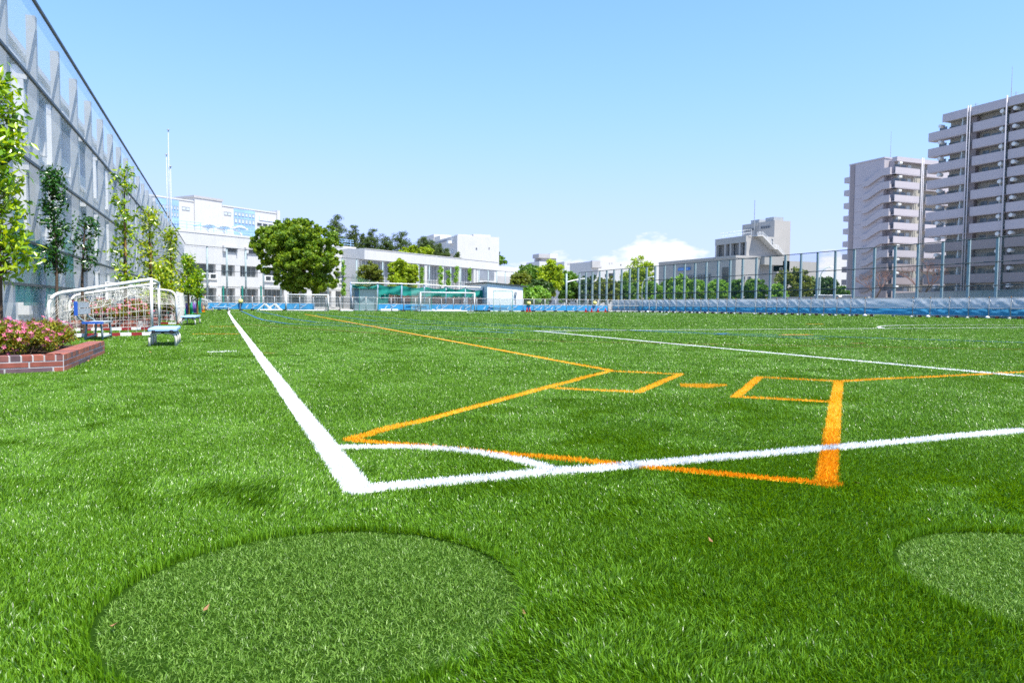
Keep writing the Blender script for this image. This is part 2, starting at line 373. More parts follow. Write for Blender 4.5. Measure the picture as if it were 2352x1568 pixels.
def inpoly(P, poly):
    r = np.zeros(len(P), bool); k = len(poly)
    for i in range(k):
        x0, y0 = poly[i]; x1, y1 = poly[(i+1) % k]
        c = ((y0 > P[:, 1]) != (y1 > P[:, 1])) & (P[:, 0] < (x1-x0)*(P[:, 1]-y0)/(y1-y0+1e-12)+x0); r ^= c
    return r
for z0, z1, dens, w0, b5 in bands:
    P, z = sample(z0, z1, dens); n = len(P)
    d1 = np.hypot(*(P-C1).T)-R1; d2 = np.hypot(*(P-C2).T)-R2; ind = (d1 < 0) | (d2 < 0)
    ring = (np.abs(np.minimum(np.abs(d1), np.abs(d2))) < .007) & (rng.random(n) < .95)
    keep = ~ring
    # nap: the blades lie over in soft patches
    na = vnoise(P[:, 0], P[:, 1], 3, .55)*.6+vnoise(P[:, 0], P[:, 1], 4, .17)*.4
    nm_ = vnoise(P[:, 0], P[:, 1], 5, .42)*.55+vnoise(P[:, 0], P[:, 1], 6, 1.9)*.45
    ang = (na-.5)*7+1.9; mag = np.clip((nm_-.30)*2.1, 0.05, 1.15)
    lean = np.stack([np.cos(ang), np.sin(ang)], 1)*mag[:, None]*.75+rng.normal(0, .40, (n, 2))
    gg = np.exp(-((P[:, 0]-1.3)**2+(P[:, 1]+1.2)**2)/3.2)[:, None]+.7*np.exp(-((P[:, 0]-2.4)**2+(P[:, 1]-.6)**2)/1.6)[:, None]
    lean += np.array([.25, .95])*(.28-.75*gg)   # brushed one way over most of the pitch, the other way in the corner
    h = (.017+.009*vnoise(P[:, 0], P[:, 1], 8, .3))*rng.uniform(.55, 1.25, n)
    w = w0*rng.uniform(.7, 1.3, n)
    if z1 < 9:
        h[ind] = rng.uniform(.006, .015, ind.sum()); lean[ind] = rng.normal(0, .75, (ind.sum(), 2)); w[ind] *= .72
        for d, C in ((d1, C1), (d2, C2)):          # long fibres fall over the cut edge
            e = (d > 0) & (d < .045) & (rng.random(n) < .8); q = (C-P[e]); q /= np.linalg.norm(q, axis=1)[:, None]
            side = .25+.75*np.clip(q@np.array([-.75, .4])*-1, -.2, 1)
            h[e] = rng.uniform(.024, .036, e.sum()); lean[e] = q*-.1+rng.normal(0, .22, (e.sum(), 2))
            f = e & (rng.random(n) < .6) & ((P-C)@np.array([.9, .15]) > .12); q = (C-P[f]); q /= np.linalg.norm(q, axis=1)[:, None]
            lean[f] = q*rng.uniform(.5, 1.15, f.sum())[:, None]+rng.normal(0, .2, (f.sum(), 2))
    for (du, dv, rr_) in ((85, 1420, .085), (110, 1490, .05), (2345, 600, .0), (1990, 1005, .22), (600, 1128, .10), (1480, 1190, .04), (300, 1548, .06), (2230, 1545, .07), (1320, 1000, .12), (760, 940, .2)):
        if rr_:                                # worn spots where the dark infill shows
            g = G(du, dv)[:2]; dd = np.hypot(*(P-g).T)/rr_*(.7+.6*vnoise(P[:, 0], P[:, 1], 9, .05)); keep &= ~((dd < 1) & (rng.random(n) < .5))
    key = np.full(n, -1); key[d1 < 0] = -2; key[d2 < 0] = -3
    blur = w0*1.1
    for i, (nm, pts, wd, mm) in enumerate(ALL_L):
        if nm.startswith('lacrosse') and z0 < 13: continue
        D = seg_dist(P, pts); hit = (D+rng.normal(0, .004+min(blur, .02)*.25, n) < wd/2)
        if mm is m_bblade or mm is m_rblade: hit &= (key == -1) & (rng.random(n) < .8)
        if mm is m_oblade: hit &= (key < 0)
        key[hit] = i
    hit = inpoly(P, plate) & (key < 0); key[hit] = 1000
    lineb = (key >= 0); lean[lineb] = lean[lineb]*.55; 
    for k in np.unique(key[keep]):
        s = keep & (key == k)
        put(int(k), *make_blades(P[s], z[s], h[s], w[s]*(1.5 if k >= 0 and b5 else 1.0), lean[s], b5))
def merge(L):
    V = []; A = []; B = []; o = 0
    for v, a, b in L:
        V.append(v); A.append(a+o)
        if b is not None: B.append(b+o)
        o += len(v)
    return np.concatenate(V), np.concatenate(A), (np.concatenate(B) if B else None)
tag(fastmesh('artificial_turf', *merge(groups[-1]), m_turf), 'bright green artificial turf pile of the pitch', 'turf', kind='stuff')
tag(fastmesh('short_turf_patch', *merge(groups[-2]), m_turf_short), 'large round cut-in patch of shorter turf at the bottom left', 'turf patch', kind='stuff')
tag(fastmesh('short_turf_patch', *merge(groups[-3]), m_turf_short), 'round cut-in patch of shorter turf at the right edge', 'turf patch', kind='stuff')
def depth_of(p): return (np.array([p[0], p[1], 0])-CAM)@_F
for i, (nm, pts, wd, mm) in enumerate(ALL_L):
    q, L = strip_polys(pts, wd); V = []; F4 = []
    for a, b in L:
        zz = .008+.016*min(1, max(0, (depth_of(a)-9)/12)); V += [(a[0], a[1], zz), (b[0], b[1], zz)]
    V = np.array(V); F4 = np.array([(2*j, 2*j+1, 2*j+3, 2*j+2) for j in range(len(L)-1)])
    parts = [(V, np.zeros((0, 3), int), F4)]+groups.get(i, [])
    tag(fastmesh(nm, *merge(parts), mm), kind='structure')
if 1000 in groups:
    tag(fastmesh('home_plate_mark', *merge(groups[1000]), m_oblade), kind='structure')
del groups
# fallen leaves on the turf
m_dry = mat('dry_leaf', (.30, .16, .07), .7, .3, .3, 60)
def dry_leaf(u, v, L, label, r):
    L *= .72
    p = G(u, v, .022); rr = random.Random(r); a = rr.random()*6.28; e = np.array([math.cos(a), math.sin(a), .15]); t = np.array([-e[1], e[0], .1])
    b = MB(); V = [p-e*L/2, p-e*L*.1+t*L*.26, p+e*L*.5+np.array([0, 0, .006]), p-e*L*.1-t*L*.26, p-e*L*.05+np.array([0, 0, -.004])]
    b.add(V, [(0, 4, 1), (1, 4, 2), (2, 4, 3), (3, 4, 0)]); tag(b.build('fallen_leaf', m_dry), label, 'leaf', 'fallen leaves on the turf')
dry_leaf(474, 1396, .032, 'dry tan leaf on the short round turf patch, the largest in front', 1)
dry_leaf(262, 1434, .028, 'small brown leaf at left edge of the round turf patch', 2)
dry_leaf(1632, 1240, .035, 'dry orange leaf between the two round turf patches', 3)
dry_leaf(1203, 1406, .024, 'small pale leaf at right edge of the round turf patch', 4)
dry_leaf(952, 934, .07, 'dark dry leaf on the turf beyond the orange corner tip', 5)
dry_leaf(1030, 912, .06, 'reddish dry leaf inside the orange catcher area', 6)
dry_leaf(345, 808, .09, 'pale dry leaf on the turf in front of the nearest bench', 7)
dry_leaf(203, 828, .08, 'brown leaf on the turf by the brick planter corner', 8)
dry_leaf(1967, 1107, .05, 'dark brown curled leaf right of the orange line end', 9)

# ------------------------------------------------------------------ foliage helpers
def unit(v): return v/(np.linalg.norm(v, axis=-1, keepdims=True)+1e-9)
def leaves(C, n_per, spread, L, Wd, r, out=.5, center=None, fold=False, flat=0.0, upb=.3):
    """diamond leaves scattered round the clump centres C"""
    C = np.repeat(np.asarray(C, float), n_per, 0); n = len(C)
    sp = np.asarray(spread); sp = np.repeat(sp, n_per)[:, None] if sp.ndim else sp
    off = unit(r.normal(size=(n, 3)))*(r.random((n, 1))**.4); off[:, 2] *= 1-flat
    P = C+off*sp
    nr = r.normal(size=(n, 3))+off*out*2+np.array([0, 0, upb]); nr = unit(nr)
    t = unit(np.cross(nr, r.normal(size=(n, 3)))); b = np.cross(nr, t)
    l = L*r.uniform(.65, 1.25, (n, 1)); w = Wd*r.uniform(.7, 1.2, (n, 1))
    if fold:
        V = np.stack([P, P+t*l*.45+b*w*.5+nr*w*.18, P+t*l, P+t*l*.45-b*w*.5+nr*w*.18], 1).reshape(-1, 3)
        k = np.arange(n)[:, None]*4; return V, np.concatenate([k+np.array([0, 1, 2]), k+np.array([0, 2, 3])]), None
    V = np.stack([P-t*l*.5, P+b*w*.5, P+t*l*.5, P-b*w*.5], 1).reshape(-1, 3)
    return V, None, np.arange(n)[:, None]*4+np.array([0, 1, 2, 3])
def shell(c, rad, n, r, lo=.5, hi=1.0):
    d = unit(r.normal(size=(n, 3))); k = (lo**3+(hi**3-lo**3)*r.random((n, 1)))**(1/3)
    return np.asarray(c)+d*k*np.asarray(rad)
m_leaf_deep = leafmat('camphor_leaf', [(.05, .12, .006), (.10, .20, .008), (.20, .30, .012), (.32, .40, .02)], .45, .35, .3, big=.35, bigscale=.35)
m_leaf_bright = leafmat('bright_spring_leaf', [(.12, .23, .012), (.24, .36, .016), (.35, .45, .022), (.45, .52, .04)], .45, .3, .32, big=.2, bigscale=.4)
m_leaf_olive = leafmat('olive_leaf', [(.08, .12, .014), (.14, .18, .018), (.21, .23, .022)], .5, .3, .25, big=.3)
m_leaf_mid = leafmat('mid_green_leaf', [(.05, .13, .014), (.10, .22, .022), (.18, .30, .04)], .45, .35, .28, big=.25, bigscale=.4)
m_leaf_fresh = leafmat('fresh_green_leaf', [(.10, .24, .03), (.19, .36, .04), (.30, .48, .08)], .45, .35, .32, big=.25, bigscale=.4)
m_leaf_dark = leafmat('dark_green_leaf', [(.025, .06, .010), (.045, .10, .015), (.075, .14, .025)], .45, .35, .2, big=.25)
m_needle = leafmat('pine_needle', [(.035, .065, .014), (.065, .11, .02), (.12, .17, .03)], .55, .25, .15, big=.3, bigscale=.3)
m_leaf_mag = leafmat('glossy_yellow_green_leaf', [(.06, .17, .006), (.16, .32, .010), (.32, .46, .014), (.48, .56, .03)], .25, .6, .35)
m_leaf_mag2 = leafmat('yellow_tipped_leaf', [(.07, .16, .008), (.20, .32, .010), (.40, .50, .016), (.56, .56, .03)], .3, .55, .35)
m_leaf_climb = leafmat('deep_green_glossy_leaf', [(.012, .06, .006), (.03, .11, .010), (.06, .18, .018)], .25, .6, .25)
m_leaf_az = leafmat('azalea_leaf', [(.06, .12, .010), (.15, .19, .012), (.26, .27, .015), (.32, .20, .02)], .5, .3, .3)
m_petal = leafmat('pink_petal', [(.70, .10, .22), (.85, .22, .36), (.90, .38, .50)], .5, .2, .4, (.8, .2, .35))
def tree(name, label, cat, base, trunk_h, tr, blobs, n_cl, n_lf, L, Wd, m, seed, group=None, spread=None, limbs=7, tm=None, needle=False):
    r = np.random.default_rng(seed); t = thing(name, label, cat, (base[0], base[1], 0), group)
    b = MB(); x, y = base[:2]
    top = np.array([x+r.normal()*.1, y+r.normal()*.1, trunk_h]); b.tube([(x, y, 0), (x+r.normal()*tr*.4, y, trunk_h*.5), top], tr, 8, tr*.7)
    CC = []; SP = []
    tot = sum(np.prod(bl[1]) for bl in blobs)
    for c, rad in blobs:
        k = max(3, int(n_cl*np.prod(rad)/tot)); rad = np.array(rad)
        cc = shell(c, rad, k, r, .35, 1.0); CC.append(cc); SP.append(np.full(k, (spread or .28)*rad.mean())*r.uniform(.7, 1.25, k))
    CC = np.concatenate(CC); SP = np.concatenate(SP)
    for i in r.choice(len(CC), min(limbs, len(CC)), replace=False):
        e = CC[i]; mid = (top+e)/2+np.array([0, 0, -.12*np.linalg.norm(e-top)]); b.tube([top-np.array([0, 0, tr]), mid, e], tr*.45, 5, tr*.08)
    b.build('trunk', tm or m_trunk, t, True)
    if needle: V, f3, f4 = leaves(CC, n_lf, SP, L, Wd, r, .9, flat=.35)
    else: V, f3, f4 = leaves(CC, n_lf, SP, L, Wd, r, .6, flat=.2)
    fastmesh('crown', V, f3, f4, m, t); return t
def crown_px(u, v0, v1, hw, dep, seed, lob=5):
    """ellipsoid lobes that fill a crown seen at column u between rows v0 and v1"""
    r = np.random.default_rng(seed+100); p = at(u, (v0+v1)/2, dep); zt = Hz(p[0], p[1], v0); zb = Hz(p[0], p[1], v1); k = dep/FPX
    zc = (zt+zb)/2; rz = (zt-zb)/2; rx = hw*k; B = [((p[0], p[1], zc), (rx*.84, rx*.84, rz*.84))]
    for i in range(lob):
        a = r.random()*6.28; hh = r.uniform(-.55, .6); s = r.uniform(.38, .55)
        w = math.sqrt(max(.1, 1-hh*hh))
        B.append(((p[0]+math.cos(a)*rx*.52*w, p[1]+math.sin(a)*rx*.52*w, zc+hh*rz), (rx*s, rx*s, rz*s)))
    B.append(((p[0]+r.normal()*rx*.15, p[1], zc+rz*.5), (rx*.55, rx*.55, rz*.48)))
    return p[:2], zb, B

# ------------------------------------------------------------------ left: school building behind the tall net fence
CAM2 = CAM[:2]
LA = at(484-3.77/14*1667, 690, 14)[:2]; 
_n = at(484-3.80*1667/14, 690, 14); _f = at(429, 690, 84)
FL = Face(_n, q=_f); FL.p = FL.p-FL.n*.14; FLEN = FL.len
SB = Face(FL.p-FL.n*2.0-FL.e*6, q=FL.p-FL.n*2.0+FL.e*86)
bl = thing('school_building', 'long white three storey school block with hooded windows behind the tall left net', 'building', FL.pt(30, 0, -3))
b = MB(); b.fb(SB, 0, 92, 0, 8.6, -8, 0); b.fb(SB, -.02, 92.02, 8.6, 8.8, -8.05, .14); b.fb(SB, 0, 92, 8.22, 8.26, .003, .04)
for fl_ in range(3): b.fb(SB, 0, 92, 5.62-2.75*fl_, 5.72-2.75*fl_, .003, .05)
b.build('wall', m_school_side, bl)
for k in range(19):
    s = 16.3+4.6*(k-3)
    for fl_ in range(3):
        z0 = 6.3-2.75*fl_
        if fl_ == 2: z0 += .1
        w = MB(); w.fb(SB, s, s+2.5, z0, z0+1.25, .003, .04); wf = w.build('window', m_blue_glass, bl)
        f = MB(); f.fb(SB, s-.12, s+2.62, z0-.55, z0-.02, .003, .22); f.fb(SB, s-.3, s+2.8, z0+1.27, z0+1.42, .003, .55)
        f.fb(SB, s-.3, s-.02, z0-.55, z0+1.26, .003, .30); f.fb(SB, s+2.52, s+2.8, z0-.55, z0+1.26, .003, .30); f.fb(SB, s+1.2, s+1.28, z0, z0+1.25, .042, .07)
        f.build('hood', m_school_side, wf)
# tall net fence
fz = [FL.px(*Z1(170, 10))[1], FL.px(*Z1(270, 460))[1], FL.px(*Z1(450, 900))[1], FL.px(*Z1(280, 1055))[1], FL.px(*Z1(200, 1190))[1]]
ZT = 7.45; rails = [ZT, 5.62, 3.78, 2.03, 1.12]
nf = thing('net_fence', 'tall grey net fence on wide columns along the left side of the pitch', 'fence', FL.pt(20, 0))
s0 = FL.S(*Z1(165, 300)); sp = 2.55
k0 = -int((s0+4)/sp)-2
for k in range(-5, 30):
    s = s0+k*sp
    if s < -4 or s > FLEN: continue
    b = MB(); b.fb(FL, s-.09, s+.09, 0, ZT-.12, -.235, -.045); b.build('column', m_column, nf)
for i, z in enumerate(rails):
    b = MB(); b.fb(FL, -4, FLEN, z-.03, z+.03, .04, .10); b.build('rail', m_dark_rail, nf)
b = MB(); b.add([FL.pt(-4, 0, .035), FL.pt(FLEN, 0, .035), FL.pt(FLEN, ZT, .035), FL.pt(-4, ZT, .035)], [(0, 1, 2, 3)])
b.build('net', m_greynet, nf)
# teal sheets tied inside the net
def ZW(x, y): return x*.3478, 172.3+y*.3478
for i, (x0, y0, x1, y1, lb) in enumerate([(112, 900, 195, 1075, 'upper teal sheet inside the left net beside the near leafy tree'), (105, 1120, 205, 1500, 'lower teal sheet inside the left net, nearest the flower bed'),
        (200, 1090, 300, 1520, 'wide teal sheet inside the left net below the green climber'), (325, 1150, 410, 1530, 'teal sheet inside the left net right of the climber trunk'), (452, 1090, 505, 1420, 'narrow teal sheet inside the left net, furthest from the camera')]):
    a = [FL.px(*ZW(x, y)) for x, y in ((x0, y1), (x1, y1), (x1, y0), (x0, y0))]
    zl, zh = max(.25, min(a[0][1], a[1][1])), max(a[2][1], a[3][1]); sA, sB = a[0][0], a[1][0]
    b = MB(); nx = 9; V = []
    for j in range(nx):
        for q in range(5):
            V.append(FL.pt(sA+(sB-sA)*j/(nx-1), zl+(zh-zl)*q/4-.08*math.sin(j*1.3)*(q == 4), -.03-.05*(1+math.sin(j*1.7+i+q*.6))))
    b.add(V, [(j*5+q, (j+1)*5+q, (j+1)*5+q+1, j*5+q+1) for j in range(nx-1) for q in range(4)])
    tag(b.build('shade_sheet', m_teal, None, True), lb, 'sheet', 'teal sheets inside the left net')

# ------------------------------------------------------------------ brick flower beds with azaleas
def brickmat():
    m = bpy.data.materials.new('red_brown_brick'); m.use_nodes = True; t = m.node_tree; b = t.nodes['Principled BSDF']; b.inputs['Roughness'].default_value = .6
    g = N(t, 'ShaderNodeNewGeometry'); r = N(t, 'ShaderNodeValToRGB'); r.color_ramp.interpolation = 'CONSTANT'; e = r.color_ramp.elements
    e[0].color = (.31, .085, .055, 1); e[1].color = (.15, .09, .10, 1); e[1].position = .85
    for p, c in ((.2, (.38, .115, .07, 1)), (.45, (.26, .095, .08, 1)), (.65, (.42, .13, .08, 1))): x = e.new(p); x.color = c
    t.links.new(g.outputs['Random Per Island'], r.inputs[0]); co = N(t, 'ShaderNodeTexCoord'); nz = N(t, 'ShaderNodeTexNoise', i_Scale=14.0, i_Detail=6.0); t.links.new(co.outputs['Object'], nz.inputs['Vector'])
    mm = N(t, 'ShaderNodeMix', data_type='RGBA', blend_type='MULTIPLY'); mm.inputs['Factor'].default_value = .6; t.links.new(r.outputs[0], mm.inputs['A']); 
    rr = N(t, 'ShaderNodeValToRGB'); rr.color_ramp.elements[0].color = (.45, .45, .45, 1); rr.color_ramp.elements[1].color = (1, 1, 1, 1); rr.color_ramp.elements[0].position = .3; rr.color_ramp.elements[1].position = .65; t.links.new(nz.outputs[0], rr.inputs[0]); t.links.new(rr.outputs[0], mm.inputs['B'])
    t.links.new(mm.outputs['Result'], b.inputs['Base Color']); return m
m_brick = brickmat(); m_mortar = mat('pale_mortar', (.50, .47, .46), .9, .1, .15, 20)
def planter(path, H, wid, label, seed, soil_poly):
    r = random.Random(seed); c = np.mean(np.array([p[:2] for p in path]), 0); t = thing('brick_planter', label, 'planter', (c[0], c[1], 0), 'brick flower beds')
    core = MB(); br = MB()
    for a, bb in zip(path[:-1], path[1:]):
        F = Face(a, q=bb); F.n = np.array([F.e[1], -F.e[0]]); L = F.len
        core.fb(F, 0, L, 0, H-.004, -wid, 0)
        z = 0.0; rows = [(H*.33, .44), (H*.33, .44), (H*.34, .105)]
        for ri, (hh, bl_) in enumerate(rows):
            s = -r.random()*bl_ if ri < 2 else 0.0
            s = (-bl_*.5 if ri == 1 else 0.0)
            while s < L:
                x0, x1 = max(s, 0)+.008, min(s+bl_, L)-.008
                if x1-x0 > .02: br.fb(F, x0, x1, z+.007, z+hh-(.007 if ri < 2 else 0), -wid-.004 if ri == 2 else -.03, r.uniform(.002, .005))
                s += bl_
            z += hh
    core.build('mortar_core', m_mortar, t); br.build('brickwork', m_brick, t)
    s = MB(); s.slab(soil_poly, 0, H-.05); s.build('soil', m_soil, t); return t
def azalea(poly_c, rx, ry, h, z0, label, seed, nl=1800, nfl=170, L=.05, fl=.055, group='pink flowering azaleas in the brick beds'):
    r = np.random.default_rng(seed); x, y = poly_c; t = thing('azalea_shrub', label, 'shrub', (x, y, z0), group)
    b = MB(); cl = []
    for i in range(90):
        a = r.random()*6.28; q = math.sqrt(r.random()); p = np.array([x+math.cos(a)*rx*q, y+math.sin(a)*ry*q, z0+h*(1-.5*q*q)*r.uniform(.45, 1.0)]); cl.append(p)
        if i < 34: s = np.array([x+math.cos(a)*rx*q*.6, y+math.sin(a)*ry*q*.6, z0]); b.tube([s, (s+p)/2+r.normal(0, .03, 3), p], .006, 4, .003)
    b.build('stems', m_trunk, t)
    cl = np.array(cl); V, f3, f4 = leaves(cl, nl//90, .085, L, L*.5, r, .6, fold=True); fastmesh('foliage', V, f3, f4, m_leaf_az, t)
    VV = []; FF = []; k = 0
    for i in range(nfl):
        c = cl[r.integers(len(cl))]; d = unit(r.normal(size=3)+np.array([0, 0, .5])); p = c+d*.10; n = unit(d+r.normal(0, .4, 3)); tt = unit(np.cross(n, r.normal(size=3))); bb = np.cross(n, tt)
        for j in range(5):
            w = j*1.2566; e = tt*math.cos(w)+bb*math.sin(w); g = tt*math.cos(w+1.57)+bb*math.sin(w+1.57)
            VV += [p, p+e*fl*.35+g*fl*.17+n*fl*.12, p+e*fl*.55+n*fl*.2, p+e*fl*.35-g*fl*.17+n*fl*.12]; FF.append([k, k+1, k+2, k+3]); k += 4
    fastmesh('flowers', np.array(VV), None, np.array(FF), m_petal, t)['kind'] = 'stuff'; return t
p0 = G(0, 861); p1 = G(147, 854.4); p2 = G(240.6, 812.6)
pl = p1+(p0-p1)*3.2; pb = pl+(p2-p1); 
planter([pl, p1, p2], .195, .20, 'low brick flower bed of pink azaleas, nearest the camera at the left edge', 3, [pl[:2]+np.array([0, .1]), p1[:2]+np.array([-.1, .1]), p2[:2]+np.array([-.1, 0]), pb[:2]])
for i, (dx, dy, rx, ry, h, lb) in enumerate([(-.62, .95, .34, .42, .40, 'pink azalea at the front corner of the near brick bed'), (-1.25, .75, .42, .42, .42, 'pink azalea at the left edge of the near brick bed'), (-.60, 2.0, .38, .55, .40, 'pink azalea at the far end of the near brick bed beside the blue chair bench'), (-1.35, 2.1, .45, .65, .46, 'pink azalea behind the others in the near brick bed')]):
    azalea((p1[0]+dx, p1[1]+dy), rx, ry, h, .14, lb, 20+i, 5400, 190, .042, .055)
q1 = G(337, 757.5); q2 = G(380, 746.5); q2[0] = q1[0]+.02; ql = q1+np.array([-2.2, .1, 0]); qb = ql+(q2-q1)
planter([ql, q1, q2], .26, .2, 'brick flower bed of pink azaleas behind the nearest tipped goal', 5, [ql[:2], q1[:2]+np.array([-.1, .1]), q2[:2]+np.array([-.1, 0]), qb[:2]])
for i, (dx, dy, lb) in enumerate([(-.42, .7, 'pink azalea at the right corner of the middle brick bed'), (-1.15, .6, 'pink azalea in the middle of the brick bed behind the goal net'), (-1.75, .9, 'pink azalea at the fence end of the middle brick bed'), (-.5, 2.2, 'pink azalea at the far right of the middle brick bed')]):
    azalea((q1[0]+dx, q1[1]+dy), .46, .6, .62, .2, lb, 30+i, 3600, 200, .06, .075)
w1 = G(402, 736.5); w2 = w1+np.array([0, 5.0, 0]); wl = w1+np.array([-1.6, .1, 0]); wb_ = wl+np.array([0, 5.0, 0])
planter([wl, w1, w2], .28, .2, 'brick flower bed of pink azaleas behind the second tipped goal', 6, [wl[:2], w1[:2]+np.array([-.1, .1]), w2[:2]+np.array([-.1, 0]), wb_[:2]])
for i, (dx, dy, lb) in enumerate([(-.45, .8, 'pink azalea at the front of the farthest brick bed'), (-1.1, 1.4, 'pink azalea near the fence in the farthest brick bed'), (-.5, 3.0, 'pink azalea at the back of the farthest brick bed')]):
    azalea((w1[0]+dx, w1[1]+dy), .5, .8, .75, .2, lb, 40+i, 1800, 120, .08, .095)

# ------------------------------------------------------------------ young staked trees along the net
def sapling(u, vb, dep, vtop, label, seed, tiers, rad, L, m, stake=True, n=11, tm=None, lean=0.0, low=.0, name='young_tree'):
    r = np.random.default_rng(seed); p = at(u, 690, dep); x, y = p[0], p[1]; H = Hz(x, y, vtop); t = thing(name, label, 'tree', (x, y, 0), 'young trees along the left net')
    b = MB(); b.tube([(x, y, 0), (x+.02, y, H*.5), (x+lean, y, H*.97)], .032*rad/.4+.012, 7, .012); cl = []
    for i in range(tiers):
        z = low+(H-low)*(.04+.96*(i+.5)/tiers); w = rad*(1.0-.45*(z/H)**2)
        for j in range(r.integers(4, 7)):
            a = r.random()*6.28; q = w*r.uniform(.35, 1.0); e = np.array([x+lean*z/H+math.cos(a)*q, y+math.sin(a)*q, z+r.uniform(-.05, .16)]); s = np.array([x+lean*z/H, y, z-.16])
            b.tube([s, (s+e)/2+np.array([0, 0, -.02]), e], .009, 4, .004); cl += [e, (s*.35+e*.65)+r.normal(0, .04, 3)]
    cl.append(np.array([x+lean, y, H]));
    b.build('trunk', tm or m_trunk, t)
    V, f3, f4 = leaves(np.array(cl), n, L*1.05, L, L*.40, r, .8, fold=True, upb=.5); fastmesh('crown', V, f3, f4, m, t)
    if stake:
        s = MB(); sx_ = x+.05; s.tube([(sx_, y-.05, 0), (sx_, y-.05, H*.70)], .03, 7); s.build('stake', m_stake, t)
        s = MB(); s.bx(sx_-.05, sx_+.02, y-.10, y+.04, H*.42, H*.45); s.build('tie', m_black, t)
    return t
sapling(-4, 725, 9.0, 185, 'lush glossy yellow green tree cut off by the left picture edge', 51, 17, .44, .13, m_leaf_mag, False, 10, None, .0, .95)
sapling(130, 700, 16.2, 392, 'dark green bushy climber tree pressed against the left net', 52, 11, .34, .12, m_leaf_climb, False, 15, None, -.05, 1.35)
sapling(188, 700, 16.8, 500, 'low dark green side tree leaning right of the climber', 60, 5, .42, .12, m_leaf_climb, False, 10, None, .1, 1.45)
sapling(287, 690, 22, 385, 'tallest slim staked tree with yellow green leaves, behind the nearest goal', 53, 9, .46, .18, m_leaf_mag, True, 8, None, .05, 1.1)
sapling(345, 690, 27, 478, 'staked yellow tipped tree right of the tallest slim tree', 54, 9, .52, .19, m_leaf_mag2, True, 9, None, .0, .7)
sapling(392, 690, 33, 525, 'staked yellow tipped tree in front of the flagpole bases', 55, 9, .50, .21, m_leaf_mag2, True, 10, None, .0, .6)
sapling(372, 690, 30, 606, 'low dense yellow tipped tree between two taller staked ones', 56, 8, .75, .20, m_leaf_mag2, False, 13, None, 0, .6)
sapling(432, 690, 46, 590, 'slim fresh green tree nearest the far school wall', 57, 9, .55, .25, m_leaf_mag, True, 12, None, 0, 1.15)
sapling(452, 690, 47, 622, 'short fresh green tree at the far end of the row', 58, 7, .5, .25, m_leaf_mag, True, 11, None, 0, 1.1)
# flagpoles, teal pole with flat lamp
for u, v, lb in ((387.7, 356.4, 'leftmost thin white flagpole of the three, shorter than the middle one'), (392.7, 300, 'tallest thin white flagpole, middle of the three'), (396.7, 383.8, 'rightmost and shortest thin white flagpole of the three')):
    p = at(u, 690, 50); h = Hz(p[0], p[1], v); t = thing('flagpole', lb, 'flagpole', (p[0], p[1], 0), 'white flagpoles beyond the left trees')
    b = MB(); b.tube([(p[0], p[1], 0), (p[0], p[1], h)], .042, 10, .03); b.build('pole', m_steel, t, True)
    b = MB(); b.lathe([(.02, 0), (.09, .02), (.09, .06), (.02, .1)], (p[0], p[1], h)); b.build('finial', m_steel, t)
p = at(383.6, 690, 38); hz_ = Hz(p[0], p[1], 592); t = thing('lamp_pole', 'teal pole with flat grey lamps among the yellow tipped trees', 'lamp', (p[0], p[1], 0))
b = MB(); b.tube([(p[0], p[1], 0), (p[0], p[1], hz_*.75)], .07, 8); b.build('pole', m_teal, t)
b = MB(); b.tube([(p[0], p[1], hz_*.75), (p[0], p[1], hz_)], .05, 8); b.bx(p[0]-.5, p[0]+.5, p[1]-.3, p[1]+.3, hz_, hz_+.05); b.bx(p[0]-.9, p[0]-.15, p[1]-.3, p[1]+.3, hz_+.3, hz_+.36); b.tube([(p[0]-.5, p[1], hz_), (p[0]-.5, p[1], hz_+.32)], .03); b.build('flat_lamps', m_steel, t)
p = at(*ZL(1575, 60), 52); hz_ = Hz(p[0], p[1], ZL(0, 60)[1]); t = thing('pump_post', 'thin green post with a white cap beside the far slim trees', 'post', (p[0], p[1], 0))
b = MB(); b.tube([(p[0], p[1], 0), (p[0], p[1], hz_)], .075, 8); b.build('post', m_teal, t); b = MB(); b.lathe([(.05, 0), (.09, .05), (.08, .2), (.02, .26)], (p[0], p[1], hz_)); b.build('cap', m_white_paint, t)

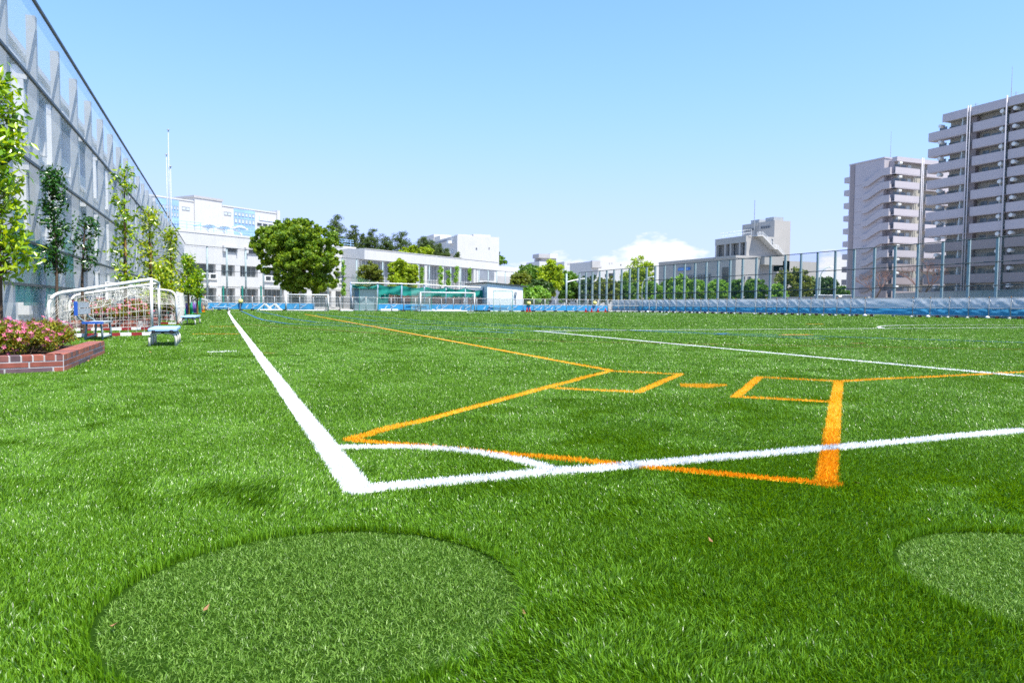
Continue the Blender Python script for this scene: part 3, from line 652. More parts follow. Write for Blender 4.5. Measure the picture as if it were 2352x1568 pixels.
# ------------------------------------------------------------------ tipped handball goals with striped mouth frames on the turf
def goal(Pn, Pf, Ln, Lf, H0, H1, label, stripes=9, net_cell=.135, side=1):
    """Pn, Pf: feet of the upright end, Ln, Lf: feet of the rounded end (near and far frame)"""
    Pn, Pf, Ln, Lf = [np.array([p[0], p[1], .04]) for p in (Pn, Pf, Ln, Lf)]; c = (Pn+Pf+Ln+Lf)/4; up = np.array([0, 0, 1.0])
    t = thing('handball_goal', label, 'goal', (c[0], c[1], 0), 'tipped handball goals by the left trees'); rr = .034
    for P, L in ((Pn, Ln), (Pf, Lf)):
        e = (P-L)/np.linalg.norm(P-L); top = P+up*H0; lt = L+up*H1; k = .28
        pts = [P, top]; b = MB(); b.tube(pts, rr, 8); b.build('upright', m_white_paint, t, True)
        sl_ = (top-lt)/np.linalg.norm(top-lt); arc = [lt+sl_*k*(1-j/6)**2-up*k*(j/6)**2*1.0 for j in range(7)]
        b = MB(); b.tube([top]+arc+[L], rr, 8); b.build('stay', m_white_paint, t, True)
        b = MB(); n = stripes
        for j in range(n):
            b.cm = j % 2; a0 = L+(P-L)*j/n; a1 = L+(P-L)*(j+1)/n; d = up*.04; s_ = np.cross(e, up)*.04
            b.box6([a0-s_-d, a1-s_-d, a1+s_-d, a0+s_-d, a0-s_+d, a1-s_+d, a1+s_+d, a0+s_+d])
        b.cm = 1; b.build('striped_post', [m_white_paint, m_red], t)
    b = MB(); b.tube([Pn+up*H0, Pf+up*H0], rr, 8); b.build('top_bar', m_white_paint, t, True)
    b = MB(); e = (Lf-Ln)/np.linalg.norm(Lf-Ln)
    for j in range(9):
        b.cm = (j+1) % 2; a0 = Ln+(Lf-Ln)*j/9; a1 = Ln+(Lf-Ln)*(j+1)/9; d = up*.042; s_ = np.cross(e, up)*.042
        b.box6([a0-s_-d, a1-s_-d, a1+s_-d, a0+s_-d, a0-s_+d, a1-s_+d, a1+s_+d, a0+s_+d])
    b.cm = 1; b.build('striped_crossbar', [m_white_paint, m_red], t)
    # net: hangs slack from the stays and drops to the mouth frame
    nb = MB(); rn = random.Random(int(abs(c[0]*100))); A = Pn-Ln; len_ = np.linalg.norm(A); wd = np.linalg.norm(Pf-Pn)
    nu = int(len_/net_cell*.8); nv = int(wd/net_cell*.5); ns = int(H0/net_cell*.8)
    def topz(a): return H1+(H0-H1)*a if a > .1 else H1*math.sqrt(max(.02, 1-((.1-a)/.1)**2*.6))
    def roof(a, w): 
        q = Ln*(1-a)+Pn*a; q2 = Lf*(1-a)+Pf*a; g = q*(1-w)+q2*w
        return g+up*(topz(a)-.04-.42*H1*4*w*(1-w)*(.75+.35*math.sin(a*5)))
    for i in range(nu+1):
        a = i/nu; nb.tube([roof(a, w) for w in np.linspace(0, 1, 9)], .0045, 3)
    for j in range(nv+1):
        nb.tube([roof(a, j/nv) for a in np.linspace(0, 1, 12)], .0045, 3)
    def sidep(Q, Qe, a, h): 
        q = Q*(1-a)+Qe*a; z = topz(a)*h; return q+up*z+np.cross((Qe-Q)/len_, up)*.10*math.sin(a*9+h*3)*(h*(1-h))*4*.6
    for Q, Qe in ((Ln, Pn), (Lf, Pf)):
        for i in range(nu+1): nb.tube([sidep(Q, Qe, i/nu, h) for h in np.linspace(0.0, 1, 7)], .0045, 3)
        for k in range(ns+1): nb.tube([sidep(Q, Qe, a, k/ns) for a in np.linspace(0, 1, 12)], .0045, 3)
    for i in range(int(wd/net_cell*.8)+1):
        w = i/(wd/net_cell*.8); q = Ln*(1-w)+Lf*w; nb.tube([q, q+up*H1*.5-A/len_*.05, q+up*H1], .0045, 3)
    for k in range(ns+1): nb.tube([Ln+(Lf-Ln)*w+up*H1*k/ns-A/len_*.06*math.sin(w*9) for w in np.linspace(0, 1, 9)], .0045, 3)
    nb.build('net', m_rope, t); return t
gn = G(349.4, 770.5); gf = G(366, 757.6); ln = G(113, 776); lf = G(152, 761)
ln[0] = max(ln[0], -4.09); lf[0] = max(lf[0], -4.09)
goal(gn, gf, ln, lf, Hz(gn[0], gn[1], 645), Hz(ln[0], ln[1], 681), 'nearest white handball goal tipped on its striped mouth, upright end towards the pitch')
ga = G(405.5, 745.3); gb_ = G(422, 736.5)
def left_of(p, u, extra=0.0):
    d = (at(u, 690, (p-CAM)@_F)-at(u+1, 690, (p-CAM)@_F)); q = at(u, 700, (p-CAM)@_F); return np.array([q[0], q[1]+extra, 0])
la = left_of(ga, 245); lb_ = left_of(gb_, 268)
goal(la, lb_, ga, gb_, Hz(la[0], la[1], 652), Hz(ga[0], ga[1], 672), 'second white handball goal tipped on its striped mouth, rounded end towards the pitch')
gc = G(479, 712.3); gd = gc+np.array([.3, 3.0, 0]); lc = left_of(gc, 437); ld = lc+np.array([.3, 3.0, 0])
goal(lc, ld, gc, gd, Hz(lc[0], lc[1], 682), Hz(gc[0], gc[1], 692), 'farthest white handball goal tipped over beyond the coloured cones', net_cell=.16)

# ------------------------------------------------------------------ benches, cones
def bench(A, B, wid, H, label, nl=3):
    """A to B runs along the bench axis"""
    F = Face(A, q=B); F.n = np.array([F.e[1], -F.e[0]]); L = F.len; t = thing('bench', label, 'bench', (A[0], A[1], 0), 'light blue benches with cream legs'); h = wid/2
    b = MB(); b.fb(F, 0, L, H-.055, H, -h, h); o = b.build('seat', m_ltblue, t)
    mo = o.modifiers.new('bevel', 'BEVEL'); mo.width = .012; mo.segments = 2
    b = MB(); b.fb(F, .04, L-.04, H-.095, H-.057, -h+.05, h-.05); b.build('seat_frame', m_black, t)
    for s in np.linspace(.06, L-.06, nl):
        for sg in (-1, 1):
            b = MB(); x = sg*(h-.02); b.tube([F.pt(s, H-.08, sg*(h-.20)), F.pt(s, H-.085, sg*(h-.12)), F.pt(s, H-.11, sg*(h-.05)), F.pt(s, H-.17, x), F.pt(s, 0.0, x)], .024, 8); b.build('leg', m_cream, t, True)
    for sg in (-1, 1):
        b = MB(); q = F.pt(-.012, H-.06, sg*h*.62); b.lathe([(.005, -.03), (.028, -.025), (.028, .025), (.005, .03)], q); b.build('bumper', m_black, t)
a1 = (G(346, 796.6)+G(401, 796.6))/2; a2 = (G(360, 787.3)+G(410.5, 787.3))/2
bench(a1, a2, float(np.linalg.norm(G(401, 796.6)-G(346, 796.6)))+.06, Hz(a1[0], a1[1], 754), 'light blue bench with cream legs, nearest of the benches on the turf')
a1 = (G(418.5, 747.3)+G(446, 747.3))/2; a2 = (G(431.7, 743)+G(458.5, 743.3))/2
bench(a1, a2, .46, Hz(a1[0], a1[1], 726), 'light blue bench in front of the row of coloured cones', 2)
a1 = (G(498, 716.2)+G(506, 716.2))/2
bench(a1+np.array([-.5, 0, 0]), a1+np.array([.8, .2, 0]), .4, .42, 'small light blue bench in front of the far blue banners', 2)
# blue chair bench with a back, seen from its end
cA = G(226, 782); cB = cA+np.array([0, 1.5, 0]); F = Face(cA, q=cB); F.n = np.array([F.e[1], -F.e[0]]); t = thing('chair_bench', 'blue and grey bench with backrest beside the near flower bed', 'bench', (cA[0], cA[1], 0))
b = MB()
for x0, x1 in ((-.26, -.10), (-.08, .08)): b.fb(F, 0, 1.5, .335, .37, x0, x1)
b.build('seat', mat('pale_grey_board', (.42, .45, .48), .35, .5, .1, 5), t)
b = MB(); b.fb(F, -.035, -.003, .335, .38, -.28, .10); b.build('seat_edge', m_blue, t)
b = MB()
for z0, z1, x in ((.52, .635, -.34), (.65, .77, -.37)): b.fb(F, .01, 1.5, z0, z1, x-.03, x)
b.build('backrest', bpy.data.materials['pale_grey_board'], t)
b = MB(); b.prism(F, [(-.035, .50), (-.002, .50), (-.002, .78), (-.035, .78)], -.41, -.345); b.build('backrest_edge', m_blue, t)
for s in (.12, 1.36):
    for x, xt in ((-.22, -.22), (.05, .03)):
        b = MB(); b.tube([F.pt(s, .33, xt), F.pt(s, .2, x*1.05), F.pt(s, 0, x*1.15)], .022, 7); b.build('leg', m_metal_post, t, True)
    b = MB(); b.tube([F.pt(s, .33, -.2), F.pt(s, .48, -.38), F.pt(s, .75, -.42)], .018, 6); b.build('back_support', m_metal_post, t, True)
b = MB(); b.tube([F.pt(.12, .06, -.22), F.pt(1.36, .06, -.22)], .018, 6); b.tube([F.pt(.12, .06, .05), F.pt(1.36, .06, .05)], .018, 6); b.build('stretcher', m_metal_post, t)
cones = [(1090, 640, 1020, 'teal'), (1150, 470, 850, 'purple'), (1222, 455, 800, 'pink'), (1262, 470, 850, 'green'), (1310, 460, 815, 'mottled teal'), (1370, 465, 812, 'purple'), (1425, 470, 812, 'mottled purple'), (1470, 470, 805, 'mottled green'), (1530, 420, 772, 'green'), (1612, 450, 765, 'red'), (1690, 570, 782, 'yellow'), (1886, 490, 622, 'pink')]
CC_ = {'teal': (.02, .42, .26), 'purple': (.25, .11, .48), 'pink': (.75, .20, .24), 'green': (.01, .36, .11), 'mottled teal': (.05, .36, .27), 'mottled purple': (.22, .15, .42), 'mottled green': (.04, .33, .22), 'red': (.62, .05, .06), 'yellow': (.85, .42, .01)}
CL_ = ['small teal cone behind the goal net left of the second bench', 'purple cone behind the light blue second bench, left end of the row', 'pink cone half hidden behind the purple and green cones', 'bright green cone behind the second bench', 'mottled teal cone right of the bright green one', 'second purple cone, in the middle of the row', 'mottled purple cone in the middle of the row', 'mottled green cone in the middle of the row', 'tall green cone on a stack of bases, right of the mottled cones', 'red cone between the green stack and the yellow cone', 'short yellow cone with a wide base, right end of the row', 'pink cone against the far blue banner behind the far goal']
for i, (x, y0, y1, cn_) in enumerate(cones):
    u, v = ZL(x, y1); p = G(u, v-1.0 if i not in (0,) else v); hh = Hz(p[0], p[1], ZL(x, y0)[1]); 
    mm = bpy.data.materials.get(cn_.replace(' ', '_')+'_cone_plastic') or mat(cn_.replace(' ', '_')+'_cone_plastic', CC_[cn_], .45, .4, .55 if 'mottled' in cn_ else .06, 5)
    t = thing('traffic_cone', CL_[i], 'cone', (p[0], p[1], 0), 'coloured cones by the left trees'); w = hh*.16
    b = MB(); b.lathe([(w, .03), (w*.25, hh*.97), (w*.15, hh)], (p[0], p[1], 0), 18); b.build('cone_body', mm, t, True)
    b = MB(); b.bx(p[0]-w*1.45, p[0]+w*1.45, p[1]-w*1.45, p[1]+w*1.45, 0, .03); b.build('cone_base', mm, t)

# ------------------------------------------------------------------ far end: school wing, gym, storage block, blue glass building
AZB = math.radians(52.2)
def window(F, bl, s0, s1, z0, z1, n, m=None, frame=None, mull=0):
    b = MB(); b.fb(F, s0, s1, z0, z1, n, n+.05); w = b.build('window', m or m_dark_glass, bl)
    f = MB(); fr = .06
    f.fb(F, s0-fr, s1+fr, z0-fr, z0, n, n+.10); f.fb(F, s0-fr, s1+fr, z1, z1+fr, n, n+.10); f.fb(F, s0-fr, s0, z0, z1, n, n+.10); f.fb(F, s1, s1+fr, z0, z1, n, n+.10)
    for k in range(mull): q = s0+(s1-s0)*(k+1)/(mull+1); f.fb(F, q-.03, q+.03, z0, z1, n+.05, n+.08)
    f.build('frame', frame or m_steel, w); return w
S0 = at(405, 690, 91); FS = Face(S0, AZB)
def rect(F, conv, x0, y0, x1, y1):
    """picture rectangle (left, top, right, bottom) to s0, s1, z0, z1 on a wall"""
    ym = (y0+y1)/2; a = F.px(*conv(x0, ym)); b = F.px(*conv(x1, ym)); xm = (x0+x1)/2
    return a[0], b[0], F.px(*conv(xm, y1))[1], F.px(*conv(xm, y0))[1]
zt = FS.px(*Z3(300, 432))[1]; sE = FS.S(*Z3(2155, 700))
zl = [FS.px(*Z3(440, 785))[1], FS.px(*Z3(440, 890))[1], FS.px(*Z3(640, 1045))[1], .12]     # lintels and sills
sch = thing('school_wing', 'white two storey school wing with dark recessed windows behind the big round tree', 'building', FS.pt(sE/2, 0))
b = MB(); b.fb(FS, -12, sE, 0, zt, -9, -.62); b.fb(FS, -12, sE, zl[0], zt, -.62, 0); b.fb(FS, -12, sE, zl[2], zl[1]-.25, -.62, 0); b.fb(FS, -12, sE, 0, zl[3], -.62, -.1)
b.fb(FS, -12, sE+.1, zt-.28, zt-.2, .003, .05); b.fb(FS, -12, sE, (zl[0]+zt)/2-.02, (zl[0]+zt)/2+.02, .003, .015)
b.build('wall', m_white_conc, sch)
pil = [(690, 748), (890, 945), (1130, 1195), (1400, 1450), (1640, 1690), (1895, 1940), (2110, 2155)]
for x0, x1 in pil:
    a, c, _, _ = rect(FS, Z3, x0, 800, x1, 1100); b = MB(); b.fb(FS, a, c, zl[3]-.01, zl[2], -.62, -.02); b.fb(FS, a, c, zl[1]-.25, zl[0], -.62, -.02); b.build('pillar', m_white_conc, sch)
ss = [FS.S(*Z3(x, 850)) for x in (240, 440)]+[FS.S(*Z3(x, 850)) for p_ in pil for x in p_]
prev = -12
for a, c in [(FS.S(*Z3(x0, 850)), FS.S(*Z3(x1, 850))) for x0, x1 in pil]:
    if a-prev > .5:
        window(FS, sch, prev+.08, a-.08, zl[1]-.2, zl[0]-.08, -.618, mull=3); window(FS, sch, prev+.08, a-.08, zl[3]+.05, zl[2]-.08, -.618, mull=3)
    prev = c
for x0, y0, x1, y1 in ((540, 893, 690, 960), (1195, 920, 1330, 985), (1975, 955, 2100, 1010)):   # white barred balcony frames
    a, c, z0, z1 = rect(FS, Z3, x0, y0, x1, y1); b = MB(); n = 2
    for k in range(n+1): q = a+(c-a)*k/n; b.fb(FS, q-.08, q+.08, z0, z1, .003, .22)
    b.fb(FS, a+.08, c-.08, z0, z0+.14, .003, .2); b.fb(FS, a+.08, c-.08, z1-.14, z1, .003, .2); g_ = MB(); g_.fb(FS, a+.1, c-.1, z0+.15, z1-.15, .003, .02); g_.build('balcony_grille', m_dark_glass, sch)
    b.build('balcony_frame', m_white_paint, sch)
for x0, y0, x1, y1 in ((755, 612, 905, 672), (985, 632, 1130, 690)):
    a, c, z0, z1 = rect(FS, Z3, x0, y0, x1, y1); b = MB(); b.fb(FS, a, c, z1-.25, z1, .003, .40); b.fb(FS, a, a+.45, z0, z1-.26, .003, .36); b.fb(FS, c-.1, c, z0, z1-.26, .003, .36); b.build('window_hood', m_white_conc, sch)
    window(FS, sch, a+.5, c-.15, z0-.0, z1-.28, .003)
b = MB(); 
for z in (.35, .75, 1.1): b.tube([FS.pt(-12, zt+z, -.5), FS.pt(sE, zt+z, -.5)], .035, 5)
for s in np.arange(-12, sE, 2.0): b.tube([FS.pt(s, zt, -.5), FS.pt(s, zt+1.12, -.5)], .035, 5)
b.build('roof_railing', m_ltblue, sch)
rs = rect(FS, Z3, 610, 990, 692, 1047); b = MB(); b.fb(FS, rs[0], rs[1], rs[2], rs[3], .2, .24)
nb_ = thing('notice_board', 'white notice board with faint lines on the school wing wall', 'sign', FS.pt((rs[0]+rs[1])/2, rs[2], .2)); b.build('board', m_white_paint, nb_)
b = MB(); rq = random.Random(4)
for row, (f0, f1) in enumerate(((.58, .80), (.18, .38))):
    x = .10
    while x < .86: 
        w = rq.uniform(.03, .07); b.fb(FS, rs[0]+(rs[1]-rs[0])*x, rs[0]+(rs[1]-rs[0])*(x+w), rs[2]+(rs[3]-rs[2])*f0, rs[2]+(rs[3]-rs[2])*f1, .242, .246); x += w+.04
b.build('lettering', mat('faded_blue_print', (.60, .66, .74), .6), nb_)
for i, (x0, x1, yc, yt, xp) in enumerate(((585, 755, 408, 385, 690), (745, 905, 425, 402, 858), (915, 1065, 440, 412, 1018))):
    a, c = FS.S(*Z3(x0, 420)), FS.S(*Z3(x1, 430)); zc = FS.px(*Z3((x0+x1)/2, yc-3))[1]; zh = FS.px(*Z3((x0+x1)/2, yt))[1]
    t = thing('roof_canopy', ['leftmost curved blue canopy on white posts on the school roof', 'middle curved blue canopy on white posts on the school roof', 'rightmost curved blue canopy on the school roof, next to the round tree'][i], 'canopy', FS.pt((a+c)/2, zt, -1.5), 'curved blue canopies on the school roof')
    K = 10; arcp = [(a+(c-a)*k/K, zc+(zh-zc)*math.sin(math.pi*k/K)) for k in range(K+1)]
    b = MB()
    for k in range(K):
        (s0_, z0_), (s1_, z1_) = arcp[k], arcp[k+1]; P = FS.pt
        b.box6([P(s0_, z0_, -2.6), P(s1_, z1_, -2.6), P(s1_, z1_, -.9), P(s0_, z0_, -.9), P(s0_, z0_+.1, -2.6), P(s1_, z1_+.1, -2.6), P(s1_, z1_+.1, -.9), P(s0_, z0_+.1, -.9)])
    b.build('canopy_sheet', mat('sky_blue_canopy', (.22, .52, .78), .35), t) if 'sky_blue_canopy' not in bpy.data.materials else b.build('canopy_sheet', bpy.data.materials['sky_blue_canopy'], t)
    b = MB(); b.tube([FS.pt(s_, z_+.05, -.85) for s_, z_ in arcp], .13, 6); q = FS.S(*Z3(xp, 440)); b.tube([FS.pt(a+.4, zc, -1.2), FS.pt(q-.5, zc-.15, -1.2), FS.pt(q-.1, zc-.6, -1.2), FS.pt(q, zt, -1.2)], .17, 6); b.build('post', m_white_paint, t, True)
# tall net fence in front of the school and gym
F2 = Face(FL.pt(FLEN, 0), AZB); ztop2 = lambda s: 7.4
def fence2z(x, y, cv): return F2.px(*cv(x, y))
top2 = [(F2.px(*Z3(390, 598))), F2.px(*Z3(1000, 645)), F2.px(*Z3(2010, 735)), F2.px(*Z4(603, 640)), F2.px(*Z4(1205, 690)), F2.px(*Z4(1970, 745))]
ts, tz = [a for a, _ in top2], [z for _, z in top2]
s_end = ts[-1]; ZF = float(np.median(tz))
nf2 = thing('net_fence', 'tall thin net fence on grey posts in front of the school wing and gym', 'fence', F2.pt(s_end/2, 0))
posts2 = [Z3(x, 800) for x in (597, 803, 1000, 1185, 1365, 1540, 1860, 2010)]+[Z4(x, 760) for x in (330, 603, 735, 975, 1090, 1205, 1313, 1417, 1517, 1610, 1706, 1795, 1885, 1970)]
for uv in posts2:
    s = F2.S(*uv); b = MB(); b.tube([F2.pt(s, 0), F2.pt(s, ZF)], .11, 8); b.build('post', m_metal_post, nf2, True)
for fr in (1.0, .62, .36, .13):
    b = MB(); b.tube([F2.pt(0, ZF*fr, .12), F2.pt(s_end, ZF*fr, .12)], .035, 5); b.build('rail', m_dark_rail, nf2)
b = MB(); b.add([F2.pt(0, 0, .10), F2.pt(s_end, 0, .10), F2.pt(s_end, ZF, .10), F2.pt(0, ZF, .10)], [(0, 1, 2, 3)]); b.build('net', netmat('thin_fence_net', (.35, .40, .42), .10, .12, .3), nf2)
# green posts and shrubs just inside
for i, x in enumerate((697, 897, 1093)):
    s = F2.S(*Z3(x, 1100)); q = F2.pt(s, 0, 1.2); zz = Hz(q[0], q[1], Z3(0, 1030)[1]); t = thing('green_post', ['leftmost green post in front of the school wing', 'middle green post in front of the school wing', 'green post nearest the round tree in front of the school wing'][i], 'post', q, 'thin green posts in front of the school wing')
    b = MB(); b.tube([q, q+np.array([0, 0, zz])], .11, 8); b.build('post', m_teal, t); b = MB(); b.lathe([(.12, 0), (.12, .05), (.02, .1)], q+np.array([0, 0, zz])); b.build('cap', m_steel, t)
# climbing vines on the fence posts
def vine(F, cv, x, y0, y1, w, label, seed):
    r = np.random.default_rng(seed); s, z1 = F.px(*cv(x, y0)); z0 = max(.2, F.px(*cv(x, y1))[1]); ww = F.S(*cv(x+w, y0))-s
    n = 26; C = np.array([F.pt(s+r.normal()*ww*.35, z0+(z1-z0)*r.random(), .18+r.random()*.15) for _ in range(n)])
    t = thing('climbing_vine', label, 'vine', F.pt(s, 0, .2), 'vines climbing the far net fence'); b = MB(); b.tube([F.pt(s, 0, .16), F.pt(s+.05, z1, .16)], .03, 5); b.build('stem', m_trunk, t)
    fastmesh('foliage', *leaves(C, 26, .30, .26, .2, r, .5), m_leaf_fresh, t)
for i, (cv, x, y0, y1, w, lb) in enumerate(((Z3, 2010, 760, 1110, 26, 'vine on the post at the right end of the school wing'), (Z4, 1000, 710, 880, 22, 'thin vine right of the yellow green tree before the gym'), (Z4, 1200, 695, 890, 34, 'tall vine on the gym fence'), (Z4, 1278, 740, 895, 26, 'vine right beside the tall gym fence vine'), (Z4, 1360, 700, 850, 22, 'sparse vine on the gym fence above the shed'), (Z4, 1500, 715, 850, 16, 'rightmost thin vine on the gym fence'))):
    vine(F2, cv, x, y0, y1, w, lb, 70+i)
# gym hall
FG = Face(at(837.5, 690, 114), AZB); e0 = 0.0; e1 = FG.S(*Z4(1808, 690)); zg = FG.px(*Z4(415, 510))[1]; zb_ = FG.px(*Z4(1000, 668))[1]
gym = thing('gym_hall', 'long white gym hall with tall grey glazing under a white parapet', 'building', FG.pt(e1/2, 0))
b = MB(); b.fb(FG, 0, e1, 0, zg-.3, -16, -1.2); b.fb(FG, 0, e1, zb_, zg, -1.2, 0); b.fb(FG, 0, e1, 0, 1.2, -1.2, -.2); b.fb(FG, 0, e1, zg, zg+.1, -16.05, .06); b.fb(FG, 0, e1, zg-.3, zg-.01, -16, -1.2)
b.fb(FG, e1*.47, e1*.475, zb_, zg-.02, .003, .02)
b.build('wall', m_white_conc, gym)
m_gym_glass = mat('pale_grey_glazing', (.20, .22, .25), .3, .5, .3, .6)
cols_ = [0.15]+[FG.S(*Z4(x, 780)) for x in (735, 975, 1060, 1235, 1415, 1570)]
for a, c in zip(cols_[:-1], cols_[1:]):
    window(FG, gym, a+.5, c-.5, 1.3, zb_-.08, -1.198, m_gym_glass, m_white_paint, max(2, int((c-a)/1.2)))
for s in cols_[1:]:
    b = MB(); b.fb(FG, s-.38, s+.38, 1.2, zb_, -1.19, -.1); b.build('pillar', m_white_conc, gym)
a = FG.S(*Z4(1590, 760)); b = MB(); b.fb(FG, a, e1, 1.2, zb_, -1.19, -.15); b.build('end_panel', m_white_conc, gym)
a = FG.S(*Z4(1610, 760)); c = FG.S(*Z4(1770, 760)); window(FG, gym, a+.1, c, zb_-1.9, zb_-.15, -.148, m_gym_glass)
s2 = FG.S(*Z4(2048, 760)); zan = FG.px(*Z4(1900, 692))[1]
an = thing('gym_annex', 'lower white annex with grey stair shapes at the right end of the gym', 'building', FG.pt(e1+3, 0)); b = MB(); b.fb(FG, e1+.02, s2, 0, zan, -10, -.5); b.build('wall', m_white_conc, an)
for x0, y0, x1, y1 in ((1790, 795, 1942, 850), (1812, 850, 1942, 880)):
    r_ = rect(FG, Z4, x0, y0, x1, y1); b = MB(); b.fb(FG, r_[0], r_[1], r_[2], r_[3], -.498, -.2); b.build('stair_parapet_or_shadow', m_grey_conc, an)  # grey slabs stand in for the stair shaped shadows on the annex
# storage block behind the gym: grey flank, white front
FB = Face(at(*Z4(1382, 500), 190), math.radians(88)); FBL = Face(FB.p, math.radians(-2+0.0)) 
zA = FB.px(*Z4(1382, 388))[1]; sR = FB.S(*Z4(1820, 450)); dl = FBL.S(*Z4(888, 425)); 
stb = thing('storage_block', 'white windowless block with a grey flank rising behind the gym roof', 'building', FB.pt(sR/2, 0))
b = MB(); P = [FB.p, FB.pt(sR, 0)[:2], FB.pt(sR, 0)[:2]+FBL.e*dl, FBL.pt(dl, 0)[:2]]; b.slab(P, 0, zA); b.slab([p_-FB.n*.0 for p_ in P], zA+.002, zA+.5); b.build('wall', m_white_conc, stb)
def boxat(conv, x0, x1, ytop, F, depth_back, zbase, name, par, m, back=0.5):
    a, c = F.S(*conv(x0, ytop)), F.S(*conv(x1, ytop)); z = F.px(*conv((x0+x1)/2, ytop))[1]; b = MB(); b.fb(F, a, c, zbase, z, -back-depth_back, -back); return b.build(name, m, par)
boxat(Z4, 1560, 1740, 358, FB, 30, zA+.51, 'roof_house', stb, m_white_conc, .6)
r_ = rect(FB, Z4, 1580, 498, 1588, 514); 
for x, y, w, h in ((1578, 500, 10, 14), (1712, 497, 7, 12)):
    r_ = rect(FB, Z4, x, y, x+w, y+h); window(FB, stb, *r_, .003)
for x, y, w, h in ((1585, 385, 8, 18), (1607, 388, 8, 24), (1692, 402, 8, 20), (1712, 402, 6, 14)):
    r_ = rect(FB, Z4, x, y, x+w, y+h); b = MB(); b.fb(FB, r_[0], r_[1], r_[2], r_[3], -.59, -.3); b.build('vent', m_grey_conc, stb)
FBl2 = FBL; a = FBL.S(*Z4(1270, 440)); c = FBL.S(*Z4(1142, 440)); z0 = FBL.px(*Z4(1205, 446))[1]; z1 = FBL.px(*Z4(1205, 433))[1]
FBL.n = -FB.e*1.0
for k in range(8):
    q = a+(c-a)*k/8; window(FBL, stb, q, q+(c-a)/8*.75, z0, z1, .003)
for y0, y1 in ((428, 455), (542, 565)):
    b = MB(); a = FBL.S(*Z4(1335, y0)); c = FBL.S(*Z4(1315, y0)); b.fb(FBL, a, c, FBL.px(*Z4(1325, y1))[1], FBL.px(*Z4(1325, y0))[1], .003, 1.2); b.build('vent_hood', m_white_paint, stb)
# low roof boxes on the flank
for x0, x1, y in ((940, 1110, 380), (1115, 1175, 380), (1322, 1362, 376)):
    b = MB(); a = FBL.S(*Z4(x1, y)); c = FBL.S(*Z4(x0, y)); b.fb(FBL, a, c, zA+.51, max(zA+.9, FBL.px(*Z4((x0+x1)/2, y))[1]), -6, -.8); b.build('roof_box', m_white_conc, stb)
# blue glass and white building, far left
FH = Face(at(370, 690, 175), AZB)
def hz_of(x, y): return FH.px(*Z3(x, y))
zh1 = hz_of(700, 150+25)[1]; zmain = hz_of(880, 212)[1]; zmid = hz_of(600, 128)[1]
off = thing('office_block', 'distant white and blue glass block above the school roof with a blue lettered sign', 'building', FH.pt(hz_of(700, 300)[0], 0))
sA = hz_of(1335, 270)[0]; b = MB(); b.fb(FH, -14, sA, 0, zmain, -25, 0); a, c = hz_of(460, 300)[0], hz_of(745, 300)[0]; b.fb(FH, a, c, zmain-8, zmid, -14, .35); b.fb(FH, -14.1, sA+.1, zmain, zmain+.35, -25.1, .12); b.fb(FH, hz_of(1318, 300)[0], hz_of(1346, 300)[0], 0, zmain+.9, -25, .5)
b.build('wall', m_white_conc, off)
b = MB(); b.fb(FH, a-.3, c+.3, zmid, zmid+.6, -14.2, .5); b.fb(FH, hz_of(362, 300)[0], a, zmain+.36, zmid-.5, -14, -3); b.build('roof_edge', m_grey_conc, off)
for x0, x1 in ((60, 302), (876, 1096)):
    a, c = hz_of(x0, 300)[0], hz_of(x1, 300)[0]; b = MB(); b.fb(FH, a, c, 0, zmain-.15, .003, .06); b.build('blue_panel', m_bluepanel, off)
    for y0, y1, mm in ((185, 218, mat('pale_blind_window', (.50, .55, .55), .3) if 'pale_blind_window' not in bpy.data.materials else bpy.data.materials['pale_blind_window']), (255, 292, bpy.data.materials['pale_blind_window']), (355, 392, m_blue_glass)):
        if x0 > 500: y0 += 85-(0 if y0 < 200 else 5); y1 += 85
        if x0 > 500 and y0 > 430: continue
        z0, z1 = hz_of((x0+x1)/2, y1)[1], hz_of((x0+x1)/2, y0)[1]; n = 6 if x0 > 500 else 8
        for k in range(n): q = a+(c-a)*k/n; window(FH, off, q+.25, q+(c-a)/n-.25, z0, z1, .062, mm)
for x0, y0, x1, y1 in ((333, 205, 415, 235), (772, 258, 848, 288)):
    r_ = rect(FH, Z3, x0, y0, x1, y1)
    for k in range(2): window(FH, off, r_[0]+(r_[1]-r_[0])*k/2+.1, r_[0]+(r_[1]-r_[0])*(k+1)/2-.1, r_[2], r_[3], .003, bpy.data.materials['pale_blind_window'])
for k in range(3):
    r_ = rect(FH, Z3, 1120+60*k, 372+8*k, 1165+60*k, 398+8*k); window(FH, off, *r_, .003)
# sign: four white characters on a pale blue board
def zs(x, y): return (980+x*.06803)*.57422, (830+y*.06803)*.57422
m_signblue = mat('pale_blue_sign', (.48, .62, .86), .5, .3, .04)
L0 = FH.px(*zs(830, 615)); L1 = FH.px(*zs(1750, 705)); zt0 = FH.px(*zs(830, 485))[1]; zb0 = FH.px(*zs(830, 745))[1]
b = MB(); b.fb(FH, L0[0], L1[0], zb0, zt0, .003, .12); b.build('sign_board', m_signblue, off)
sb = MB(); SW = L1[0]-L0[0]; SH = zt0-zb0
def stroke(x0, x1, y0, y1): sb.fb(FH, L0[0]+SW*x0, L0[0]+SW*x1, zb0+SH*y0, zb0+SH*y1, .122, .16)
for y0, y1 in ((.72, .93), (.40, .60), (.05, .28)): stroke(.055, .245, y0, y1)
for x0, x1 in ((.30, .475), (.535, .72), (.775, .955)):
    pts = [(x0+.02, .04), (x1-.005, .04), (x1, .80), (x1-.03, .92), ((x0+x1)/2, .98), (x0+.01, .86), (x0, .7), (x0+.012, .45)]
    sb.prism(FH, [(L0[0]+SW*a, zb0+SH*c) for a, c in pts], .122, .16)
sb.build('sign_lettering', m_white_paint, off)

